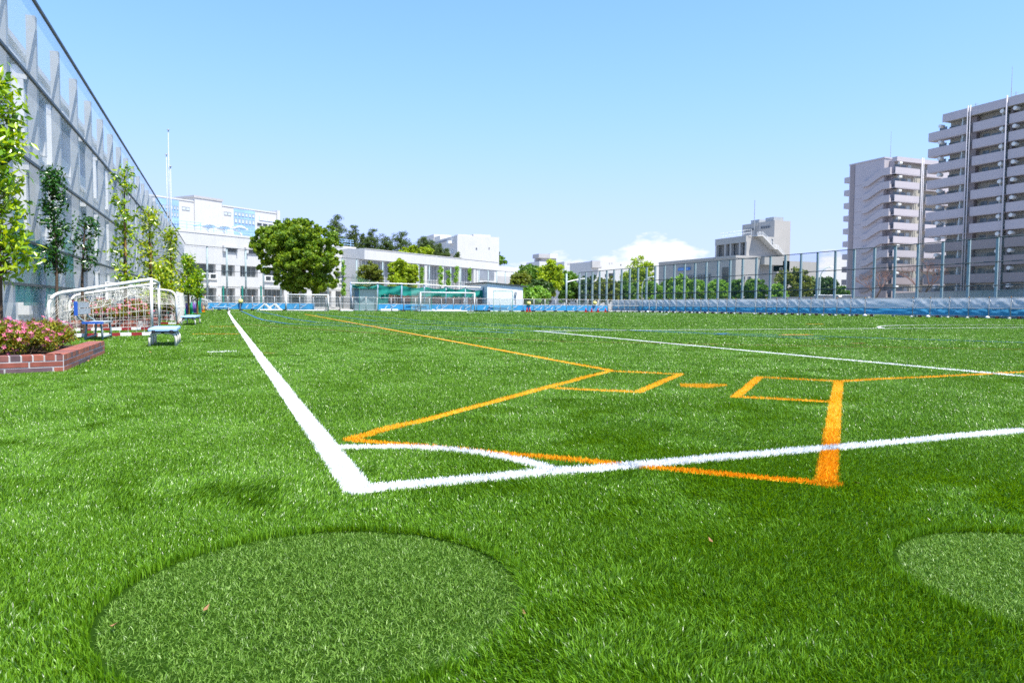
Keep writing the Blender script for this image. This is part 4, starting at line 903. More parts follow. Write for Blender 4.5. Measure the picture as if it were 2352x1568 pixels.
# ------------------------------------------------------------------ trees at the far end
def big_tree(u, v0, v1, hw, dep, m, label, seed, n_cl=150, n_lf=70, L=.34, trunk=2.0, tr=.3, group=None, name='broadleaf_tree', cat='tree', lob=6, spread=.26, Wd=None):
    c, zb, B = crown_px(u, v0, v1, hw, dep, seed, lob); return tree(name, label, cat, c, max(zb*.8, trunk), tr, B, n_cl, n_lf, L, Wd or L*.55, m, seed, group, spread)
# the big round tree is built from many rounded lobes
r = np.random.default_rng(5); B = []; pc = at(681, 600, 84); k = 84/FPX
for x, y, w, h in ((1530, 430, 190, 130), (1330, 480, 200, 150), (1180, 560, 150, 150), (1400, 620, 210, 170), (1600, 560, 200, 170), (1800, 560, 180, 180), (1880, 680, 130, 160), (1700, 750, 190, 170), (1480, 780, 180, 160), (1290, 760, 150, 140), (1180, 660, 120, 120), (1620, 900, 200, 130), (1800, 870, 140, 130), (1430, 920, 150, 120), (1560, 660, 260, 230), (1850, 480, 110, 100), (1400, 990, 120, 90), (1530, 1030, 160, 85), (1700, 1040, 160, 85), (1850, 980, 130, 90), (1620, 1000, 220, 90), (1890, 1000, 110, 80), (1900, 880, 110, 110), (1360, 930, 110, 90), (1230, 800, 130, 110), (1960, 680, 80, 130), (1120, 590, 90, 90), (1250, 480, 120, 110), (1440, 400, 130, 90), (1660, 420, 120, 90), (1930, 590, 90, 110), (1900, 780, 110, 110), (1160, 640, 100, 100)):
    u, v = Z3(x, y); p = at(u, v, 84+r.uniform(-2.8, 2.2)); B.append((p, (w*.21974*k*.90, w*.21974*k*.95, h*.21974*k*.92)))
pc = at(Z3(1530, 0)[0], 690, 84.5)
tree('broadleaf_tree', 'largest round dark green tree in front of the school wing', 'tree', pc[:2], 3.0, .42, B, 900, 80, .32, .20, m_leaf_deep, 81, None, .24, 12)
for i, (x, yt, yb, w, lb) in enumerate(((125, 160, 520, 120, 'tallest dark pine rising right behind the big round tree'), (290, 282, 520, 85, 'dark pine second from the big round tree'), (410, 365, 530, 70, 'low dark pine between two pointed ones'), (495, 322, 540, 90, 'pointed dark pine behind the left end of the gym roof'), (635, 400, 540, 95, 'broad low dark pine behind the gym roof'), (795, 348, 560, 110, 'dark pine with a flat broken top in the middle of the pine row'), (1020, 392, 580, 80, 'dark pine in front of the grey storage flank'), (1100, 430, 590, 90, 'dark leaning pine in front of the storage block vents'), (1190, 470, 590, 60, 'small dark pine below the storage vents'), (1265, 525, 600, 55, 'small dark pine near the white storage corner'), (1380, 565, 615, 45, 'smallest pine tip over the gym parapet'))):
    u, vt = Z4(x, yt); vb = Z4(0, yb+170)[1]; dep = 172+3*(i % 3); p = at(u, 690, dep); H = Hz(p[0], p[1], vt); k = dep/FPX; hw = w*.21974*k*1.75; zlow = Hz(p[0], p[1], vb); r = np.random.default_rng(90+i)
    t = thing('pine_tree', lb, 'tree', (p[0], p[1], 0), 'dark pines behind the gym'); b = MB(); b.tube([(p[0], p[1], 0), (p[0]+r.normal()*.3, p[1], H*.55), (p[0]+r.normal()*.25, p[1], H*.97)], .35, 7, .06); C = []; SP = []
    nt = 15
    for j in range(nt):
        f = j/(nt-1); z = zlow+(H-zlow)*f; rad = hw*(1.0-.80*f**1.5)*r.uniform(.65, 1.15)
        for q in range(9 if f < .85 else 3):
            a = r.random()*6.28; rr_ = rad*r.uniform(.3, 1); e = np.array([p[0]+math.cos(a)*rr_, p[1]+math.sin(a)*rr_, z+r.normal()*.3+rr_*.15]); C.append(e); SP.append(hw*.23*r.uniform(.7, 1.3))
            if q < 4: b.tube([(p[0], p[1], z-.4), e], .09, 4, .03)
    b.build('trunk', m_trunk, t); fastmesh('crown', *leaves(np.array(C), 42, np.array(SP), .75, .12, r, .9, flat=.45, upb=.6), m_needle, t)
for u, v0, v1, hw, dep, m, lb, sd in ((*Z4(1050, 470), 600, 110*.2, 168, m_leaf_bright, 'yellow green round tree top between the pines and the storage block', 111), (*Z4(830, 490), 600, 16, 168, m_leaf_bright, 'small yellow green tree top between the pines', 112), (*Z4(920, 450), 600, 12, 170, m_leaf_bright, 'narrow yellow green tree top left of the flat topped pine', 116)):
    big_tree(u, v0, v1, hw, dep, m, lb, sd, 60, 45, .6, 4, .3, 'broadleaf trees behind the gym')
u, v = Z4(1765, 558); big_tree(u, v, 690, 34, 200, m_leaf_mid, 'round mid green tree behind the right end of the gym', 113, 120, 60, .7, 4, .4, None)
u, v = Z4(470, 632); big_tree(u, v, 690, 36, 106, m_leaf_olive, 'olive green bushy tree in front of the left gym glazing', 114, 150, 60, .35, 1.5, .2, None)
u, v = Z4(770, 572); big_tree(u, v, 668, 24, 107, m_leaf_bright, 'bright yellow green tree in front of the gym', 115, 130, 60, .36, 1.5, .2, None)
u, v = Z4(900, 655); big_tree(u, v, 672, 20, 106, m_leaf_bright, 'lower right lobe shaped yellow green tree in front of the gym', 117, 100, 60, .36, 1.0, .2, None)
u, v = Z4(750, 775); big_tree(u, v, 680, 24, 104, m_leaf_bright, 'low yellow green bush in front of the gym above the green netting', 118, 90, 60, .34, .8, .15, None, 'bush', 'bush')
u, v = Z4(365, 820); big_tree(u, v, 690, 14, 100, m_leaf_mid, 'low dark bush at the left end of the green netted pen', 119, 60, 50, .3, .6, .12, None, 'bush', 'bush')

# ------------------------------------------------------------------ low fence with printed blue banners along the far end
fa = G(440, 712.6); fb_ = G(1470, 717.2); FF_ = Face(fa, q=fb_)
zr = FF_.px(*Z3(700, 1128))[1]; zm = FF_.px(*Z3(700, 1207))[1]; zr = 1.36; zm = .74; zb1 = .16
lf_ = thing('low_mesh_fence', 'low grey mesh fence along the far end of the pitch', 'fence', FF_.pt(FF_.len/2, 0))
us = [Z3(x, 1200) for x in (722, 948, 1070, 1188, 1302, 1415, 1565, 1706, 1840, 1985, 2118)]+[Z4(x, 1100) for x in (428, 545, 690, 825, 945, 1090, 1215, 1340, 1460, 1585, 1715, 1830, 1945, 2070, 2182, 2298)]+[Z5(x, 1100) for x in (207, 320, 432, 543, 655, 765, 865)]
PS = sorted(FF_.S(*q) for q in us)
for s in [-1.0, 1.2, 3.2]+PS:
    b = MB(); b.tube([FF_.pt(s, 0, .04), FF_.pt(s, zr+.02, .04)], .04, 6); b.build('post', m_steel, lf_, True)
    b = MB(); b.tube([FF_.pt(s, zr+.02, .04), FF_.pt(s, zr+.09, .04)], .045, 6); b.build('post_cap', m_orange_cap, lf_)
    b = MB(); b.fb(FF_, s-.16, s+.16, .0, .12, -.25, .0); b.build('foot_block', m_brown, lf_)
for z, w in ((zr, .022), (zm, .02), (zb1-.02, .018)):
    b = MB(); b.tube([FF_.pt(-6, z), FF_.pt(FF_.len, z)], w, 6); b.build('rail', mat('galvanised_rail', (.52, .53, .54), .4, .5) if 'galvanised_rail' not in bpy.data.materials else bpy.data.materials['galvanised_rail'], lf_)
b = MB(); b.add([FF_.pt(-6, zb1, -.03), FF_.pt(FF_.len, zb1, -.03), FF_.pt(FF_.len, zr, -.03), FF_.pt(-6, zr, -.03)], [(0, 1, 2, 3)]); b.build('mesh', m_fencemesh, lf_)
m_banner = mat('printed_blue_banner', (.05, .33, .64), .55, .3, .25, .5); m_mark = mat('pale_banner_print', (.42, .56, .68), .6, .2, .08)
def swoosh(F, s, z, h, n):
    """pale flying mark: a drop and a three armed swoosh"""
    m = MB(); P = lambda L_: m.prism(F, [(s+a*h, z+c*h) for a, c in L_], n, n+.004)
    P([(-.55, -.30), (-.40, -.38), (-.12, .10), (-.10, .26), (-.30, .10), (-.50, -.12)])
    P([(.30, .22), (.62, .10), (1.0, .02), (.98, .14), (.60, .20)]); P([(1.0, -.02), (1.18, .05), (1.55, .42), (1.48, .46), (1.15, .22), (1.0, .12)]); P([(.28, -.40), (.42, -.40), (.95, -.02), (1.05, .10), (.70, -.06), (.42, -.22)])
    return m
gaps = [(FF_.S(*Z3(1985, 1240))-.1, FF_.S(*Z3(2118, 1240))+.1)]
bs = [FF_.S(*Z3(605, 1240))]; x = bs[0]
ends = [FF_.S(*q) for q in (Z3(722, 1240), Z3(945, 1240), Z3(1188, 1240), Z3(1415, 1240), Z3(1720, 1240), Z3(1985, 1240))]+[FF_.S(*q) for q in (Z4(545, 1110), Z4(820, 1110), Z4(1090, 1110), Z4(1340, 1110), Z4(1585, 1110), Z4(1830, 1110), Z4(2070, 1110), Z4(2298, 1110))]+[FF_.S(*q) for q in (Z5(207, 1130), Z5(432, 1130), Z5(655, 1130), Z5(865, 1130))]
BL = ['leftmost blue banner at the cone end of the far fence', 'blue banner behind the small far bench', 'blue banner behind the top of the white touchline', 'blue banner behind the slanting white goal frames', 'blue banner behind the mini goal mouth', 'short blue banner right of the mini goal, before the gate gap', 'blue banner under the grey blue pen shed', 'blue banner in front of the brown boards', 'blue banner at the left post of the full size goal', 'blue banner behind the left half of the full size goal', 'blue banner behind the right post of the full size goal', 'blue banner left of the pale shed', 'blue banner in front of the pale shed wall', 'blue banner with orange cones right of the pale shed', 'blue banner below the bright green bush', 'blue banner below the first right hand fence post', 'blue banner before the pale tarpaulins start', 'rightmost blue banner on the far fence, next to the blue tarpaulins']
prev = bs[0]; bi = 0
for e_ in ends:
    a, c = prev+.03, e_-.03; prev = e_
    if any(a < g1 and c > g0 for g0, g1 in gaps): continue
    t = thing('fence_banner', BL[min(bi, len(BL)-1)], 'banner', FF_.pt((a+c)/2, zb1, .06), 'printed blue banners on the far fence'); bi += 1
    b = MB(); nx = 14; V = []
    for j in range(nx+1):
        for q in range(4): V.append(FF_.pt(a+(c-a)*j/nx, zb1+(zm-.03-zb1)*q/3, .055+.012*math.sin(j*1.4+q+bi)))
    b.add(V, [(j*4+q, (j+1)*4+q, (j+1)*4+q+1, j*4+q+1) for j in range(nx) for q in range(3)]); b.build('banner_sheet', m_banner, t, True)
    h = zm-zb1; k = max(1, int((c-a)/(h*2.6)))
    mm = MB()
    for j in range(k):
        m1 = swoosh(FF_, a+(c-a)*(j+.5)/k-h*.42, (zm+zb1)/2, h*1.05, .072)
        for v_, f_ in zip(m1.v, [None]*len(m1.v)): pass
        off_ = mm.n; mm.v += m1.v; mm.f += [tuple(i+off_ for i in f) for f in m1.f]; mm.mi += m1.mi; mm.n += m1.n
    mm.build('printed_mark', m_mark, t)
for i, (x, y, cv, lb) in enumerate(((948, 1187, Z3, 'pale yellow ball shaped marker on the fence left of the round tree'), (2128, 1078, Z4, 'pale yellow marker on the fence right of the pale shed'), (725, 1075, Z5, 'pale yellow marker on the fence below the right hand net fence'))):
    s, z = FF_.px(*cv(x, y)); q = FF_.pt(s, z-.2, .12); b = MB(); b.lathe([(.08, 0), (.19, .06), (.21, .2), (.18, .34), (.06, .4)], q, 14); tag(b.build('yellow_marker', mat('pale_yellow_plastic', (.85, .75, .22), .4) if 'pale_yellow_plastic' not in bpy.data.materials else bpy.data.materials['pale_yellow_plastic'], None, True), lb, 'marker', 'yellow markers on the far fence')
# sand bags and white weights along the foot
b = MB()
for i, (x0, x1, cv, lb) in enumerate(((570, 680, Z4, 'white foam block at the foot of the fence below the brown boards'), (690, 752, Z4, 'cream sack beside the white foam block'), (1100, 1135, Z4, 'first white roller behind the full size goal'), (1155, 1315, Z4, 'long white roller behind the full size goal mouth'), (1325, 1405, Z4, 'short white roller behind the right part of the full size goal'), (155, 290, Z4, 'white plank at the gate gap right of the mini goal'))):
    s0_, s1_ = FF_.S(*cv(x0, 1155)), FF_.S(*cv(x1, 1155)); b = MB(); b.fb(FF_, s0_, s1_, 0, .22 if i != 5 else .12, .55, .85); o = b.build('white_weight', m_white_paint, None); mo = o.modifiers.new('bevel', 'BEVEL'); mo.width = .06; mo.segments = 3
    tag(o, lb, 'weight', 'white weights along the far fence')

# goals at the far end
def box_goal(u0, u1, vb, vt, label, r, m, depth_, white_base=True, cv_top=.55, name='soccer_goal'):
    A = FF_.pt(FF_.S(u0, vb), 0, 2.4); Bq = FF_.pt(FF_.S(u1, vb), 0, 2.4); F = Face(A, q=Bq); L = F.len; H = Hz(A[0], A[1], vt); t = thing(name, label, 'goal', (*(A+Bq)[:2]/2, 0), None)
    for s in (0, L): b = MB(); b.tube([F.pt(s, 0), F.pt(s, H-r)], r, 8); b.build('post', m, t, True)
    b = MB(); b.tube([F.pt(-r, H-r), F.pt(L+r, H-r)], r, 8); b.build('crossbar', m, t, True)
    for s in (0, L): b = MB(); b.tube([F.pt(s, H-r*1.5, -.01), F.pt(s, H*.93, -cv_top*.55), F.pt(s, H*.75, -cv_top), F.pt(s, 0.05, -depth_)], r*.8, 7); b.build('side_stay', m, t, True)
    b = MB(); b.tube([F.pt(0, .06, -depth_), F.pt(L, .06, -depth_)], r*1.1, 8); b.tube([F.pt(0, .06, -depth_), F.pt(0, .06)], r, 7); b.tube([F.pt(L, .06, -depth_), F.pt(L, .06)], r, 7); b.build('base_frame', m, t, True)
    b = MB(); z1 = H*.97; P = F.pt
    b.add([P(0, 0.05, -depth_), P(L, 0.05, -depth_), P(L, H*.75, -cv_top), P(0, H*.75, -cv_top), P(0, z1, -.02), P(L, z1, -.02), P(0, .05, -.02), P(L, .05, -.02)], [(0, 1, 2, 3), (3, 2, 5, 4), (6, 0, 3, 4), (1, 7, 5, 2)]); b.build('net', m_goalnet, t); return t
box_goal(Z3(1425, 0)[0], Z3(1850, 0)[0], Z3(0, 1280)[1], Z3(0, 1112)[1], 'white mini goal with curved side stays below the big round tree', .055, m_white_paint, 1.0)
box_goal(Z4(955, 0)[0], Z4(1503, 0)[0], Z4(0, 1160)[1], Z4(0, 958)[1], 'full size white goal with pale net in front of the green pen', .065, m_white_paint, 1.6, cv_top=1.0)
m_screen_green = mat('green_painted_tube', (.02, .30, .20), .5, .4, .1); m_screen_net = netmat('pale_green_screen_net', (.45, .62, .56), .22, .10, .35)
for x0, x1, y0, lb, d in ((350, 548, 922, 'green framed net screen before the pen shed', .9), (886, 1098, 925, 'green framed net screen left of the full size goal', .8), (1738, 1938, 948, 'pale green framed net screen before the pale shed', .8)):
    a, c = FF_.S(*Z4(x0, 1100)), FF_.S(*Z4(x1, 1100)); q = FF_.pt(a, 0, d); z = Hz(q[0], q[1], Z4(0, y0)[1]); t = thing('net_screen', lb, 'net screen', FF_.pt((a+c)/2, 0, d), 'framed net screens along the far fence')
    b = MB(); b.tube([FF_.pt(a, 0, d), FF_.pt(a, z, d), FF_.pt(c, z, d), FF_.pt(c, 0, d)], .03, 6); b.tube([FF_.pt(a, .05, d), FF_.pt(a, .05, d+.7)], .03, 6); b.tube([FF_.pt(c, .05, d), FF_.pt(c, .05, d+.7)], .03, 6); b.build('frame', m_screen_green, t)
    b = MB(); b.add([FF_.pt(a, .03, d-.03), FF_.pt(c, .03, d-.03), FF_.pt(c, z, d-.03), FF_.pt(a, z, d-.03)], [(0, 1, 2, 3)]); b.build('net', m_screen_net, t)
# slanting white trestle frames left of the mini goal
for i, (x0, x1) in enumerate(((1225, 1290), (1325, 1385))):
    A = FF_.pt(FF_.S(*Z3(x1-8, 1283)), 0, 1.6); F = Face(A, q=A+np.array([1.0, 0, 0])); k = ((A-CAM)@_F)/FPX*.21974; t = thing('folded_goal_frame', ['left folded white goal frame leaning beside the mini goal', 'right folded white goal frame leaning beside the mini goal'][i], 'goal frame', (A[0], A[1], 0), 'folded goal frames by the far fence')
    for dy in (0, .45):
        b = MB(); b.tube([F.pt(-(x1-x0)*k-dy*.2, 72*k, -dy), F.pt(-dy*.2, .05, -dy)], .06, 7); b.build('slanting_bar', m_white_paint, t)
    b = MB(); b.tube([F.pt(-(x1-x0)*k-dy*.2, 72*k, -dy), F.pt(-(x1-x0)*k-.7, .05, -dy)], .05, 6); b.tube([F.pt(-1.1, .08, 0), F.pt(.1, .08, 0)], .07, 7); b.build('foot_bar', m_cream, t)

# ------------------------------------------------------------------ green netted pen and pale shed behind the far fence
FP_ = Face(FF_.pt(0, 0, -3.0), q=FF_.pt(60, 0, -3.0))
pen = thing('netted_pen', 'pen of blue grey posts hung with green netting beside the pale shed', 'pen', FP_.pt(FP_.S(*Z4(900, 1000)), 0))
pp = [270, 550, 800, 1040, 1262, 1465, 1655]; pt_ = [868, 868, 876, 883, 900, 908, 915]; pq = []
for x, y in zip(pp, pt_):
    s, z = FP_.px(*Z4(x, y)); pq.append((s, z)); b = MB(); b.tube([FP_.pt(s, 0), FP_.pt(s, z+.1)], .10, 8); b.build('post', mat('blue_grey_paint', (.24, .32, .42), .5) if 'blue_grey_paint' not in bpy.data.materials else bpy.data.materials['blue_grey_paint'], pen, True)
for (s0_, z0_), (s1_, z1_) in zip(pq[:-1], pq[1:]):
    b = MB(); b.tube([FP_.pt(s0_, z0_, .1), FP_.pt(s1_, z1_, .1)], .06, 6); b.build('top_beam', m_white_paint, pen)
for i, ((x0, yt0, x1, yt1, yb)) in enumerate(((282, 885, 545, 890, 918), (560, 884, 795, 890, 990), (808, 893, 1036, 910, 1000), (1045, 905, 1258, 915, 1010), (1267, 912, 1460, 922, 1015), (1470, 922, 1650, 935, 1018), (1660, 935, 1705, 940, 1020))):
    a, c = FP_.S(*Z4(x0, 950)), FP_.S(*Z4(x1, 950)); za, zc = FP_.px(*Z4(x0, yt0))[1], FP_.px(*Z4(x1, yt1))[1]; zb2 = FP_.px(*Z4((x0+x1)/2, yb))[1]; nx = 12; V = []; rq = random.Random(i)
    for j in range(nx+1):
        f = j/nx; 
        for q in range(6):
            zt_ = za+(zc-za)*f-.18*math.sin(math.pi*f); zz = zt_+(zb2-zt_)*q/5+(.05*math.sin(j*2.1+i) if q == 5 else 0); V.append(FP_.pt(a+(c-a)*f, zz, .12+.10*math.sin(j*1.1+i*2+q*.5)+.05*math.sin(q*1.5+j*.4)))
    b = MB(); b.add(V, [(j*6+q, (j+1)*6+q, (j+1)*6+q+1, j*6+q+1) for j in range(nx) for q in range(5)]); b.build('net_panel', m_tealnet, pen, True)
a, c, z0, z1 = rect(FP_, Z4, 560, 990, 665, 1090); b = MB(); V = []
for j in range(9):
    for q in range(5): V.append(FP_.pt(a+(c-a)*j/8*(1-.1*(q/4)), z1+(.15-z1)*q/4, .1+.12*math.sin(j*1.6+q*.3)))
b.add(V, [(j*5+q, (j+1)*5+q, (j+1)*5+q+1, j*5+q+1) for j in range(8) for q in range(4)]); b.build('hanging_net', m_tealnet, pen, True)
pr = thing('pen_shed', 'small grey blue shed inside the left end of the green pen', 'shed', FP_.pt(FP_.S(*Z4(430, 1000)), 0)); a, c, z0, z1 = rect(FP_, Z4, 312, 925, 542, 1140)
b = MB(); b.fb(FP_, a, c, 0, z1, -3.4, -.4); b.build('wall', mat('grey_blue_board', (.20, .30, .34), .6, .3, .12, .8), pr); b = MB(); b.fb(FP_, a-.3, c+.1, z1+.002, z1+.12, -3.6, -.1); b.build('roof', m_cream, pr)
for i, (x0, x1, y0) in enumerate(((668, 732, 990), (792, 1045, 995), (1050, 1262, 1005), (1268, 1460, 1015), (1512, 1705, 1018))):
    a, c, z0, z1 = rect(FP_, Z4, x0, y0, x1, 1150); b = MB(); b.fb(FP_, a, c, .05, z1, -.8, -.7)
    n = max(2, int((c-a)/.9))
    for k in range(n+1): q = a+(c-a)*k/n; b.fb(FP_, q-.03, q+.03, .05, z1, -.70, -.66)
    tag(b.build('board_panel', mat('mauve_brown_board', (.17, .115, .11), .8, .2, .2, .8) if 'mauve_brown_board' not in bpy.data.materials else bpy.data.materials['mauve_brown_board'], None), ['narrow brown board right of the hanging green net', 'brown board panel left of the full size goal', 'brown board panel behind the left half of the full size goal', 'brown board panel behind the right half of the full size goal', 'brown board panel between the full size goal and the pale shed'][i], 'board', 'brown boards behind the far fence')
# slack green net rising behind the pen
b = MB(); pA = FP_.px(*Z4(290, 770)); V = []
for j in range(14):
    f = j/13; s = pA[0]+(FP_.S(*Z4(1040, 880))-pA[0])*f; zt_ = pA[1]+(FP_.px(*Z4(1040, 885))[1]-pA[1])*f-.5*math.sin(math.pi*f)
    for q in range(4): V.append(FP_.pt(s, zt_-(zt_-2.6)*q/3, -1.2-q*.3))
b.add(V, [(j*4+q, (j+1)*4+q, (j+1)*4+q+1, j*4+q+1) for j in range(13) for q in range(3)]); tag(b.build('slack_net', netmat('thin_green_net', (.10, .25, .20), .30, .1, .3), None, True), 'slack thin green net sloping down over the pen roof', 'net')
FSH = Face(FF_.pt(FF_.S(*Z4(1737, 1000)), 0, -1.6), q=FF_.pt(FF_.S(*Z4(1737, 1000))+10, 0, -1.6)); w = FSH.S(*Z4(2068, 1000)); zL = FSH.px(*Z4(1737, 868))[1]; zR = FSH.px(*Z4(2068, 908))[1]
shed = thing('storage_shed', 'pale blue white shed with a thin sloping dark roof at the far end', 'shed', FSH.pt(w/2, 0))
b = MB(); b.prism(FSH, [(0, 0), (w, 0), (w, zR), (0, zL)], -9, 0); b.build('wall', mat('pale_blue_white_siding', (.82, .85, .85), .6, .3, .05, .6), shed)
b = MB(); b.prism(FSH, [(-.25, zL+.03), (w+.55, zR-.0), (w+.55, zR+.10), (-.25, zL+.14)], -9.3, .17); b.build('roof', m_dark_rail, shed)
r_ = rect(FSH, Z4, 1983, 958, 2000, 995); b = MB(); b.fb(FSH, r_[0], r_[1], r_[2], r_[3], .003, .2); b.fb(FSH, r_[0]+.05, r_[1]-.05, .3, r_[2], .003, .06); b.build('wall_box', m_steel, shed)
for i, (x, cv, lb) in enumerate(((2090, Z4, 'red cone right of the pale shed'), (2118, Z4, 'second red cone right of the pale shed'), (610, Z5, 'orange cone below the first right hand net posts'), (670, Z5, 'orange cone before the first pale tarpaulin'), (735, Z5, 'red cone below the yellow marker'), (813, Z5, 'red cone at the start of the blue tarpaulins'))):
    s = FF_.S(*cv(x, 1165)); q = FF_.pt(s, 0, .7); t = thing('traffic_cone', lb, 'cone', q, 'small red cones along the far fence'); mm = bpy.data.materials['red_cone_plastic']
    b = MB(); b.lathe([(.13, .03), (.03, .44), (.02, .46)], q, 12); b.build('cone_body', mm, t, True); b = MB(); b.bx(q[0]-.19, q[0]+.19, q[1]-.19, q[1]+.19, 0, .03); b.build('cone_base', mm, t)

# ------------------------------------------------------------------ right: scaffold fence hung with blue tarpaulins
def lin(u, a, b, c, d): return b+(d-b)*(u-a)/(c-a)
RA = G(1435, 716.6); RB = G(2352, 733.0); FR = Face(RA, q=RB); RL = FR.len+16
def rtop(u): return lin(u, 1421, 689.0, 2352, 683.0)
sc_f = thing('scaffold_fence', 'low scaffold pipe fence along the right side of the pitch', 'fence', FR.pt(RL/2, 0))
zt = lambda s: 1.42+.14*s/FR.len
upx = [Z5(x, 1100)[0] for x in (912, 978, 1040, 1098, 1160, 1228, 1300, 1372, 1445, 1512, 1582, 1680, 1760, 1840, 1920, 2015, 2110, 2205, 2310)]+[(3600+x/4.742)*.57422 for x in (250, 580, 940, 1310, 1695, 2110)]
upx = [u for u in upx if u < 1712]+[Z6(x, 1200)[0] for x in (950, 1075, 1200, 1322, 1460, 1602, 1755, 1908, 2070, 2240)]+[u for u in upx if u > 2040]
PSR = sorted(FR.S(u) for u in upx); stp = PSR[-1]-PSR[-2]
PSR += [PSR[-1]+stp*k for k in range(1, 9) if PSR[-1]+stp*k < RL]
for s in PSR:
    z = zt(s)
    b = MB(); b.tube([FR.pt(s, 0, .05), FR.pt(s, z+.02, .05)], .035, 6); b.tube([FR.pt(s+.05, z*.9, .02), FR.pt(s+.45, .05, -.35)], .022, 5); b.build('post', m_steel, sc_f, True)
    b = MB(); b.tube([FR.pt(s, z+.02, .05), FR.pt(s, z+.07, .05)], .055, 6); b.build('post_cap', m_orange_cap, sc_f)
    b = MB(); q = FR.pt(s+.55, 0, .02); b.lathe([(.13, 0), (.14, .02), (.12, .17), (.06, .19)], q, 10); b.build('foot_block', m_brown, sc_f)
    b = MB(); q = FR.pt(s-.02, 0, .12); b.lathe([(.10, 0), (.13, .04), (.10, .12), (.03, .14)], q, 8); b.build('foot_bag', m_cream, sc_f)
b = MB()
for fr, r in ((1.0, .022), (.485, .022), (.13, .018)):
    b = MB(); b.tube([FR.pt(-.5, zt(-.5)*fr, .06), FR.pt(RL, zt(RL)*fr, .06)], r, 6); b.build('rail', m_steel, sc_f)
def lit_through(m, col, f):                    # thin sheeting lets the sun through
    t = m.node_tree; b_ = t.nodes['Principled BSDF']; tr = N(t, 'ShaderNodeBsdfTranslucent'); tr.inputs[0].default_value = (*col, 1)
    ms = N(t, 'ShaderNodeMixShader', i_Fac=f); t.links.new(b_.outputs[0], ms.inputs[1]); t.links.new(tr.outputs[0], ms.inputs[2]); t.links.new(ms.outputs[0], t.nodes['Material Output'].inputs[0]); return m
m_tarp_hi = lit_through(mat('pale_blue_tarpaulin', (.72, .77, .92), .45, .4, .12, 1.1), (.86, .90, .98), .6); m_tarp_lo = lit_through(mat('blue_tarpaulin', (.08, .38, .68), .45, .4, .25, 1.0), (.12, .50, .86), .6)
def tarp(F, s0_, s1_, z0, z1, m, seed, n=.02):
    rq = np.random.default_rng(seed); nx, nz = 12, 7; A = rq.normal(0, .016, (nx+1, nz+1)); B_ = MB(); V = []
    for j in range(nx+1):
        for q in range(nz+1):
            f = j/nx; g = q/nz; e = math.sin(math.pi*min(1, g*1.02))*1.0
            V.append(F.pt(s0_+(s1_-s0_)*f, z0+(z1-z0)*g, n-.04-.035*e*math.sin(math.pi*f)+A[j, q]*e+.016*math.sin(f*9+g*7+seed)*e))
    B_.add(V, [(j*(nz+1)+q, (j+1)*(nz+1)+q, (j+1)*(nz+1)+q+1, j*(nz+1)+q+1) for j in range(nx) for q in range(nz)]); return B_
for i, (a, c) in enumerate(zip(PSR[:-1], PSR[1:])):
    z = zt(a)
    tarp(FR, a+.02, c-.02, z*.50, z*.985, m_tarp_hi, i).build('upper_tarpaulin', m_tarp_hi, sc_f, True)
    tarp(FR, a+.02, c-.02, z*.14, z*.475, m_tarp_lo, 100+i).build('lower_tarpaulin', m_tarp_lo, sc_f, True)
# small things lying along its foot
for i, (x, lb) in enumerate(((2600, 'white bag left of the middle of the tarpaulin fence foot'), (3470, 'white plastic ball at the foot of the tarpaulins under the smaller tower'), (3722, 'small white stone at the foot of the tarpaulins under the tall tower'), (3960, 'white bag at the foot of the tarpaulins, rightmost'))):
    s = FR.S(x*.57422); q = FR.pt(s, 0, .35); b = MB(); b.lathe([(.10, 0), (.15, .05), (.13, .14), (.04, .19)], q, 10); tag(b.build('white_bag', m_white_paint, None, True), lb, 'bag', 'white bags at the tarpaulin fence')

# ------------------------------------------------------------------ tall net fence behind the tarpaulins
FT = Face(FR.pt(0, 0, -1.3), q=FR.pt(30, 0, -1.3))
pu = [Z5(x, 900)[0] for x in (567, 635, 703, 777, 852, 928, 1007, 1092, 1178, 1268, 1357, 1455, 1557, 1663, 1773, 1890, 2012, 2138, 2268)]+[Z6(x, 900)[0] for x in (948, 1113, 1288, 1472, 1666, 1873, 2094)]+[Z7(x, 1250)[0] for x in (288, 411, 547, 694, 850, 1018)]
def ttop(u): return lin(u, 1310, 628.0, 2352, 539.5)
tn = thing('net_fence', 'tall dark net fence on pale green posts behind the blue tarpaulins on the right', 'fence', FT.pt(30, 0)); ZS = []
for u in pu:
    s = FT.S(u); q = FT.pt(s, 0); z = Hz(q[0], q[1], ttop(u)); ZS.append((s, z))
ZS.sort(); ds = ZS[-1][0]-ZS[-2][0]
for k in range(1, 6): ZS.append((ZS[-1][0]+ds, ZS[-1][1]+.05))
for s, z in ZS:
    b = MB(); b.fb(FT, s-.085, s+.085, 0, z, -.09, .09); b.build('post', m_metal_post, tn)
for fr in (1.0, .70, .41):
    b = MB(); b.tube([FT.pt(s, z*fr, .12) for s, z in ZS], .04, 5); b.build('rail', m_dark_rail, tn)
b = MB(); V = [FT.pt(s, 0, -.11) for s, z in ZS]+[FT.pt(s, z, -.11) for s, z in ZS]; k = len(ZS); b.add(V, [(i, i+1, k+i+1, k+i) for i in range(k-1)]); b.build('net', m_darknet, tn)
q = FT.pt(FT.S(Z5(432, 900)[0]), 0, 0); z = Hz(q[0], q[1], Z5(0, 770)[1]); t = thing('fence_post', 'single pale post with a small lamp arm left of the right hand net fence', 'post', q)
